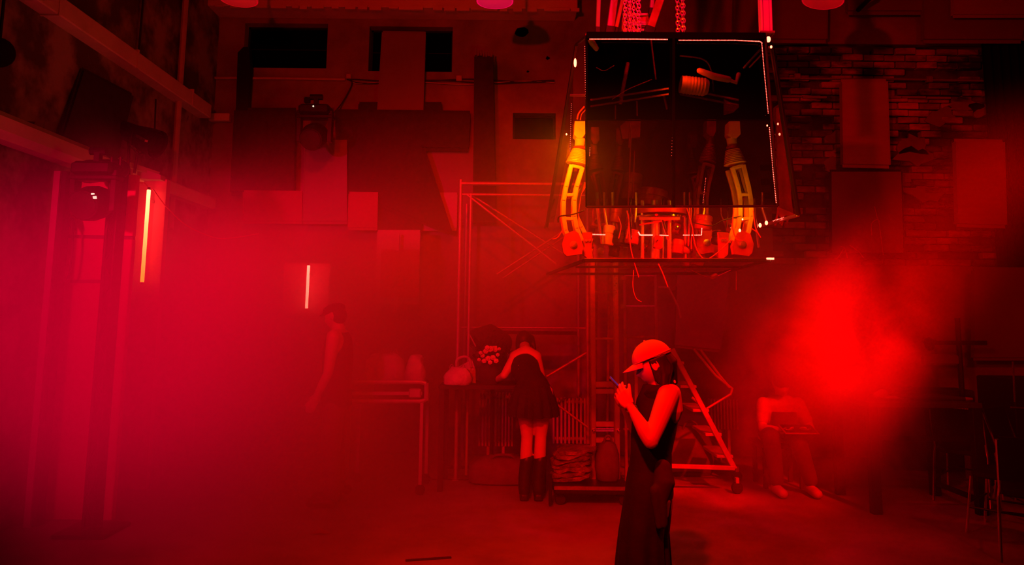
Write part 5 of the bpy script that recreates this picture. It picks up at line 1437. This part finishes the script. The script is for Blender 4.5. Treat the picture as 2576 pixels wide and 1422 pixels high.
# ---------------------------------------------------------------- bending woman seen from behind
Yb = 7.15
W2 = thing('person', gz(1342, Yb, 0), 'woman in a black flared skirt and boots bending over the flower table', 'person')
BASE[W2.name] = Vector(W2.location)
b = MB()
ft = [gz(1322, Yb, 0), gz(1357, Yb, 0)]; kn = [P(1326, 1100, Yb), P(1360, 1100, Yb)]
hp = P(1343, 985, Yb); ch = P(1318, 918, Yb + .28); nk = P(1322, 882, Yb + .42)
for i in (0, 1):
    h = hp + V((-.085, .085)[i], 0, -.02)
    b.capsule([h, h.lerp(kn[i], .5), kn[i], kn[i].lerp(V(ft[i].x, Yb, .1), .35), V(ft[i].x, Yb, .12)], [.098, .078, .054, .056, .036], 14)
    b.capsule([V(ft[i].x, Yb, .08), V(ft[i].x, Yb + .14, .04)], [.04, .03], 10)
b.capsule([hp, hp.lerp(ch, .5), ch, nk + V(0, -.03, -.02)], [.135, .12, .125, .07], 18, flat=.8, up=V(0, -1, .4))
b.capsule([P(1296, 898, Yb + .33), P(1322, 886, Yb + .36), P(1348, 898, Yb + .33)], [.058, .075, .058], 14)
h2 = P(1318, 862, Yb + .62)
head_into(b, h2, V(-.25, 1, 0), pitch=.7, s=1.0)
b.tube([nk, h2], [.055, .05], 12)
sl, el, wl = P(1294, 902, Yb + .32), P(1268, 945, Yb + .22), P(1245, 958, Yb + .45)
b.capsule([sl, sl.lerp(el, .5), el], [.052, .046, .038], 12); b.capsule([el, wl], [.038, .025], 12)
hand_into(b, wl, V(-.5, .8, -.2), V(0, 0, -1), V(.6, .5, 0), 1.0)
sr, er, wr_ = P(1350, 902, Yb + .32), P(1362, 945, Yb + .35), P(1330, 965, Yb + .55)
b.capsule([sr, er], [.05, .038], 12); b.capsule([er, wr_], [.038, .024], 12)
hand_into(b, wr_, V(-.3, .9, -.2), V(0, 0, -1), V(-.6, .3, 0), 1.0)
remeshed(b.build('body', 'skin', W2), .007, 4)
hb = MB().ball(h2 + V(.0, -.02, .025), (.085, .10, .10), 16, 10).capsule([h2 + V(-.04, -.03, .0), P(1306, 900, Yb + .5)], [.05, .03], 12)
hb.capsule([P(1338, 850, Yb + .6), P(1345, 878, Yb + .55)], [.03, .02], 10)
remeshed(hb.build('hair', 'hair', W2), .012, 4)
cs = MB().capsule([hp + V(0, 0, .04), hp.lerp(ch, .55), ch + V(.005, -.01, -.02)], [.142, .128, .142], 24, flat=.85, up=V(0, -1, .4))
cs.build('corset_top', 'cloth_black', W2)
for k in range(5): MB().ball(P(1304 + k * .8, 940 + k * 9 - 20, Yb + .1), .004, 6, 4).build('corset_stud', 'chrome', W2)
sk = MB(); c = P(1343, 962, Yb)
rg = []
for py, rx, ry in ((956, .13, .13), (975, .17, .16), (1000, .20, .20), (1025, .225, .22), (1046, .23, .23)):
    cc_ = P(1341, py, Yb + .02); rg.append((cc_, rx, ry, 0))
sk.loft(rg, 60, 2.1)
z0_ = c.z
sk.warp(lambda v: v + V(v.x - c.x, v.y - Yb, 0).normalized() * .018 * math.sin(math.atan2(v.y - Yb, v.x - c.x) * 13) * min(1, max(0, (z0_ - v.z) / .25)))
sk.build('flared_skirt', 'cloth_black', W2)
for i in (0, 1):
    bo = MB().capsule([V(kn[i].x, Yb, P(1340, 1152, Yb).z - .02), V(ft[i].x, Yb, .2), V(ft[i].x, Yb - .005, .1)], [.064, .056, .055], 16)
    bo.capsule([V(ft[i].x, Yb, .075), V(ft[i].x, Yb + .17, .055)], [.052, .045], 14, flat=.85).box(V(ft[i].x, Yb - .015, .03), (.07, .07, .06), bev=.01).box(V(ft[i].x, Yb + .08, .015), (.085, .26, .03), bev=.01)
    remeshed(bo.build('boot', 'leather', W2), .008, 2)

# ---------------------------------------------------------------- man in the haze
Ym = 6.9
W3 = thing('person', gz(842, Ym, 0), 'man in a dark flat cap and sleeveless shirt standing in thick red haze', 'person')
BASE[W3.name] = Vector(W3.location)
F3 = V(-.95, .3, 0).normalized(); b = MB()
h3 = P(843, 795, Ym)
Mh3 = head_into(b, h3, F3, pitch=.3, s=1.0)
b.tube([h3 + V(.01, 0, -.05), P(853, 832, Ym)], [.055, .06], 14)
cxm = P(850, 900, Ym).x
b.loft([(V(cxm, Ym, P(850, 830, Ym).z), .06, .12, 0), (V(cxm, Ym, P(850, 850, Ym).z), .10, .19, 0), (V(cxm, Ym, P(850, 900, Ym).z), .12, .18, 0), (V(cxm, Ym, P(850, 960, Ym).z), .11, .155, 0), (V(cxm, Ym, P(850, 1010, Ym).z), .12, .165, 0), (V(cxm, Ym, .86), .11, .16, 0)], 22)
for s in (-1, 1):
    b.capsule([V(cxm, Ym + s * .09, .9), V(cxm - .01, Ym + s * .10, .5), V(cxm + .02, Ym + s * .1, .09)], [.085, .06, .038], 12)
    b.capsule([V(cxm, Ym + s * .1, .06), V(cxm - .17, Ym + s * .1, .04)], [.04, .03], 10)
    sh = V(cxm, Ym + s * .2, P(850, 846, Ym).z)
    e = V(cxm - .03, Ym + s * .22, P(850, 935, Ym).z); w = V(cxm - .14 if s < 0 else cxm - .2, Ym + s * .2, P(850, 1000, Ym).z)
    b.capsule([sh, sh.lerp(e, .5), e], [.062, .052, .042], 12); b.capsule([e, e.lerp(w, .4), w], [.042, .04, .027], 12)
    hand_into(b, w, (w - e), V(0, -s, 0), V(-1, 0, 0), 1.05)
remeshed(b.build('body', 'skin', W3), .008, 4)
c3 = MB(); c3.ball(h3 + Mh3 @ V(0, -.004, .055), V(.088, .112, .058), 20, 10, Mh3); c3.ball(h3 + Mh3 @ V(0, .10, .04), V(.06, .06, .008), 16, 8, Mh3)
remeshed(c3.build('flat_cap', 'cloth_black', W3), .008, 3)
MB().ball(h3 + Mh3 @ V(0, -.035, -.005), V(.082, .075, .085), 16, 10, Mh3).build('hair', 'hair', W3)
v3 = MB().loft([(V(cxm, Ym, P(850, 836, Ym).z), .085, .13, 0), (V(cxm, Ym, P(850, 850, Ym).z), .115, .165, 0), (V(cxm, Ym, P(850, 900, Ym).z), .135, .19, 0), (V(cxm, Ym, P(850, 960, Ym).z), .125, .17, 0), (V(cxm, Ym, P(850, 1020, Ym).z), .135, .18, 0)], 26)
v3.build('sleeveless_shirt', 'cloth_black', W3)
t3 = MB().loft([(V(cxm, Ym, .98), .13, .17, 0), (V(cxm, Ym, .8), .125, .18, 0)], 20)
for s in (-1, 1): t3.capsule([V(cxm, Ym + s * .09, .86), V(cxm - .01, Ym + s * .10, .5), V(cxm + .02, Ym + s * .1, .13)], [.10, .085, .07], 14)
remeshed(t3.build('trousers', 'cloth_mid', W3), .012, 4)
for s in (-1, 1): MB().capsule([V(cxm + .02, Ym + s * .1, .05), V(cxm - .17, Ym + s * .1, .045)], [.05, .04], 12).build('shoe', 'leather', W3)

# ---------------------------------------------------------------- seated person reading
Yp = 7.75
sx = P(1963, 1000, Yp).x
W4 = thing('person', V(sx, Yp, 0), 'seated person in a pale shirt bent over a flat tablet in the dim haze', 'person')
BASE[W4.name] = Vector(W4.location)
b = MB(); h4 = P(1965, 965, Yp - .12)
Mh4 = head_into(b, h4, V(.05, -1, 0), pitch=.55, s=1.02)
nk4 = P(1965, 992, Yp)
b.tube([h4 + V(0, .02, -.04), nk4], [.055, .06], 12)
zs4 = P(1960, 1003, Yp).z
b.loft([(V(sx, Yp, zs4 + .02), .09, .06, 0), (V(sx, Yp + .01, zs4 - .05), .19, .10, 0), (V(sx, Yp + .05, zs4 - .22), .17, .12, 0), (V(sx, Yp + .10, zs4 - .38), .155, .12, 0), (V(sx, Yp + .12, .44), .18, .14, 0)], 22)
knz = .50
for s, kx, fxp in ((-1, 1940, 1955), (1, 2005, 2040)):
    h = V(sx + s * .1, Yp + .08, .52); k_ = V(P(kx, 1100, Yp - .35).x, Yp - .35, .54); f_ = V(P(fxp, 1195, Yp - .3).x, Yp - .28, .10)
    b.capsule([h, h.lerp(k_, .5), k_], [.085, .075, .056], 12); b.capsule([k_, k_.lerp(f_, .35), f_], [.055, .054, .036], 12)
    b.capsule([f_ + V(0, 0, -.04), f_ + V(0, -.15, -.06)], [.038, .03], 10)
    sh = V(sx + s * .175, Yp + .0, zs4 - .05); e = V(sx + s * .235, Yp - .14, zs4 - .27); w = V(sx + s * .12, Yp - .34, zs4 - .26)
    b.capsule([sh, e], [.056, .042], 12); b.capsule([e, w], [.042, .026], 12)
    hand_into(b, w, V(-s * .5, -.8, 0), V(-s * .3, 0, 1), V(s * .3, -.2, .6), 1.0)
remeshed(b.build('body', 'skin', W4), .009, 4)
MB().ball(h4 + Mh4 @ V(0, -.004, .035), V(.087, .103, .090), 18, 10, Mh4).build('hair', 'hair_soft', W4)
s4 = MB().loft([(V(sx, Yp, zs4 + .03), .10, .075, 0), (V(sx, Yp + .01, zs4 - .05), .195, .12, 0), (V(sx, Yp + .05, zs4 - .22), .20, .145, 0), (V(sx, Yp + .10, zs4 - .40), .19, .15, 0), (V(sx, Yp + .12, .45), .20, .16, 0)], 24)
for s in (-1, 1):
    sh = V(sx + s * .175, Yp + .0, zs4 - .05); e = V(sx + s * .235, Yp - .14, zs4 - .27); s4.capsule([sh, sh.lerp(e, .7)], [.066, .060], 14)
remeshed(s4.build('shirt', 'cloth_white', W4), .012, 4)
MB().loft([(V(sx, Yp - .13, zs4 - .36), .13, .04, 0), (V(sx, Yp - .10, zs4 - .12), .12, .04, 0)], 18).build('dark_vest_front', 'cloth_mid', W4)
t4 = MB()
for s, kx, fxp in ((-1, 1940, 1955), (1, 2005, 2040)):
    h = V(sx + s * .1, Yp + .08, .53); k_ = V(P(kx, 1100, Yp - .35).x, Yp - .35, .54); f_ = V(P(fxp, 1195, Yp - .3).x, Yp - .28, .14)
    t4.capsule([h, k_], [.11, .085], 14); t4.capsule([k_, f_], [.085, .068], 14)
    MB().capsule([V(f_.x, f_.y + .03, .055), V(f_.x, f_.y - .16, .045)], [.05, .045], 12).build('shoe', 'cloth_white', W4)
remeshed(t4.build('trousers', 'cloth_mid', W4), .012, 4)
r = thing('tablet', V(sx, Yp - .36, zs4 - .3), 'flat pale-edged tablet in the hands of the seated reader', 'tablet')
ctr = V(sx + .02, Yp - .40, zs4 - .245)
Rt = Matrix.Rotation(.25, 3, 'X')
MB().box(ctr, (.32, .22, .012), Rt, .004).build('tablet_body', 'board_pale', r)
MB().box(ctr + Rt @ V(0, 0, .008), (.29, .19, .003), Rt).build('tablet_glass', 'black', r, smooth=False)
r = thing('stool', V(sx, Yp + .1, 0), 'low dark box stool under the seated reader', 'stool')
MB().box(V(sx, Yp + .14, .415), (.46, .42, .05), bev=.012).build('seat', 'board_dark', r, smooth=False)
for a in (-1, 1):
    for c_ in (-1, 1): MB().box(V(sx + a * .18, Yp + .14 + c_ * .16, .195), (.04, .04, .39)).build('leg', 'board_dark', r, smooth=False)

# ================================================================ haze
def haze(name, lo, hi, dens, label, color=(1, 1, 1), aniso=0.0):
    lo = Vector(lo); hi = Vector(hi)
    o = MB().box((lo + hi) / 2, tuple(hi - lo)).build(name, 'black', smooth=False, origin=(0, 0, 0))
    o.location = (0, 0, 0)
    m = bpy.data.materials.new(name + '_volume'); m.use_nodes = True; nt = m.node_tree; nt.nodes.clear(); E.nt = nt
    out = nt.nodes.new('ShaderNodeOutputMaterial'); vs = nt.nodes.new('ShaderNodeVolumeScatter')
    vs.inputs['Color'].default_value = (*color, 1); vs.inputs['Anisotropy'].default_value = aniso
    tc = nt.nodes.new('ShaderNodeTexCoord'); sp = nt.nodes.new('ShaderNodeSeparateXYZ'); nt.links.new(tc.outputs['Object'], sp.inputs[0])
    x, y, z = (E(k) for k in sp.outputs)
    def nz(scale, detail=3, dist=.6, off=(0, 0, 0), st=(1, 1, 1)):
        mp = nt.nodes.new('ShaderNodeMapping'); mp.inputs['Location'].default_value = off; mp.inputs['Scale'].default_value = st
        nt.links.new(tc.outputs['Object'], mp.inputs[0])
        n = nt.nodes.new('ShaderNodeTexNoise'); n.inputs['Scale'].default_value = scale; n.inputs['Detail'].default_value = detail
        n.inputs['Distortion'].default_value = dist; nt.links.new(mp.outputs[0], n.inputs['Vector']); return E(n.outputs[0])
    d = dens(x, y, z, nz)
    nt.links.new(d.k, vs.inputs['Density']); nt.links.new(vs.outputs[0], out.inputs['Volume'])
    o.data.materials[0] = m
    return tag(o, label, 'haze', kind='stuff')
def bank(x, y, z, nz):
    n = nz(.55, 2, 0.0)
    w = smooth(x, 0.4, -2.2)                      # thick on the left
    top = smooth(z + (n - 0.5) * 1.8, 2.75, 1.7)
    low = e_max(smooth(x, -.1, -1.4), smooth(z, .9, 2.0, .22, 1.0))
    near = e_max(smooth(x, -2.6, -1.4), smooth(z, .2, 1.1, .45, 1.0))
    return (w * top * smooth(n, .25, .6, .45, 1.0) * 0.54 * near + smooth(z, 3.2, 1.9) * smooth(n, .3, .65) * smooth(x, 3.2, .8, .09, .26) * low)
def plume(x, y, z, nz):
    n = nz(1.5, 3, .9, (3, 1, 0))
    g = e_exp(-1.0 * (((x - 2.62) * (x - 2.62)) / .22 + ((y - 6.6) * (y - 6.6)) / .7 + ((z - 1.25) * (z - 1.25)) / .55))
    g2 = e_exp(-1.0 * (((x - 2.55) * (x - 2.55)) / .5 + ((y - 6.4) * (y - 6.4)) / .8 + ((z - .35) * (z - .35)) / .3))
    return (g * 2.6 + g2 * .5) * smooth(n, .38, .64)
haze('haze_bank', (-3.84, 4.4, 0.01), (6.7, 9.0, 3.7), bank, 'thick red haze drifting low across the hall from the side wall')
haze('haze_plume', (1.3, 5.2, 0.0), (4.7, 8.2, 3.4), plume, 'bright red plume of haze above the seated reader and the long table')
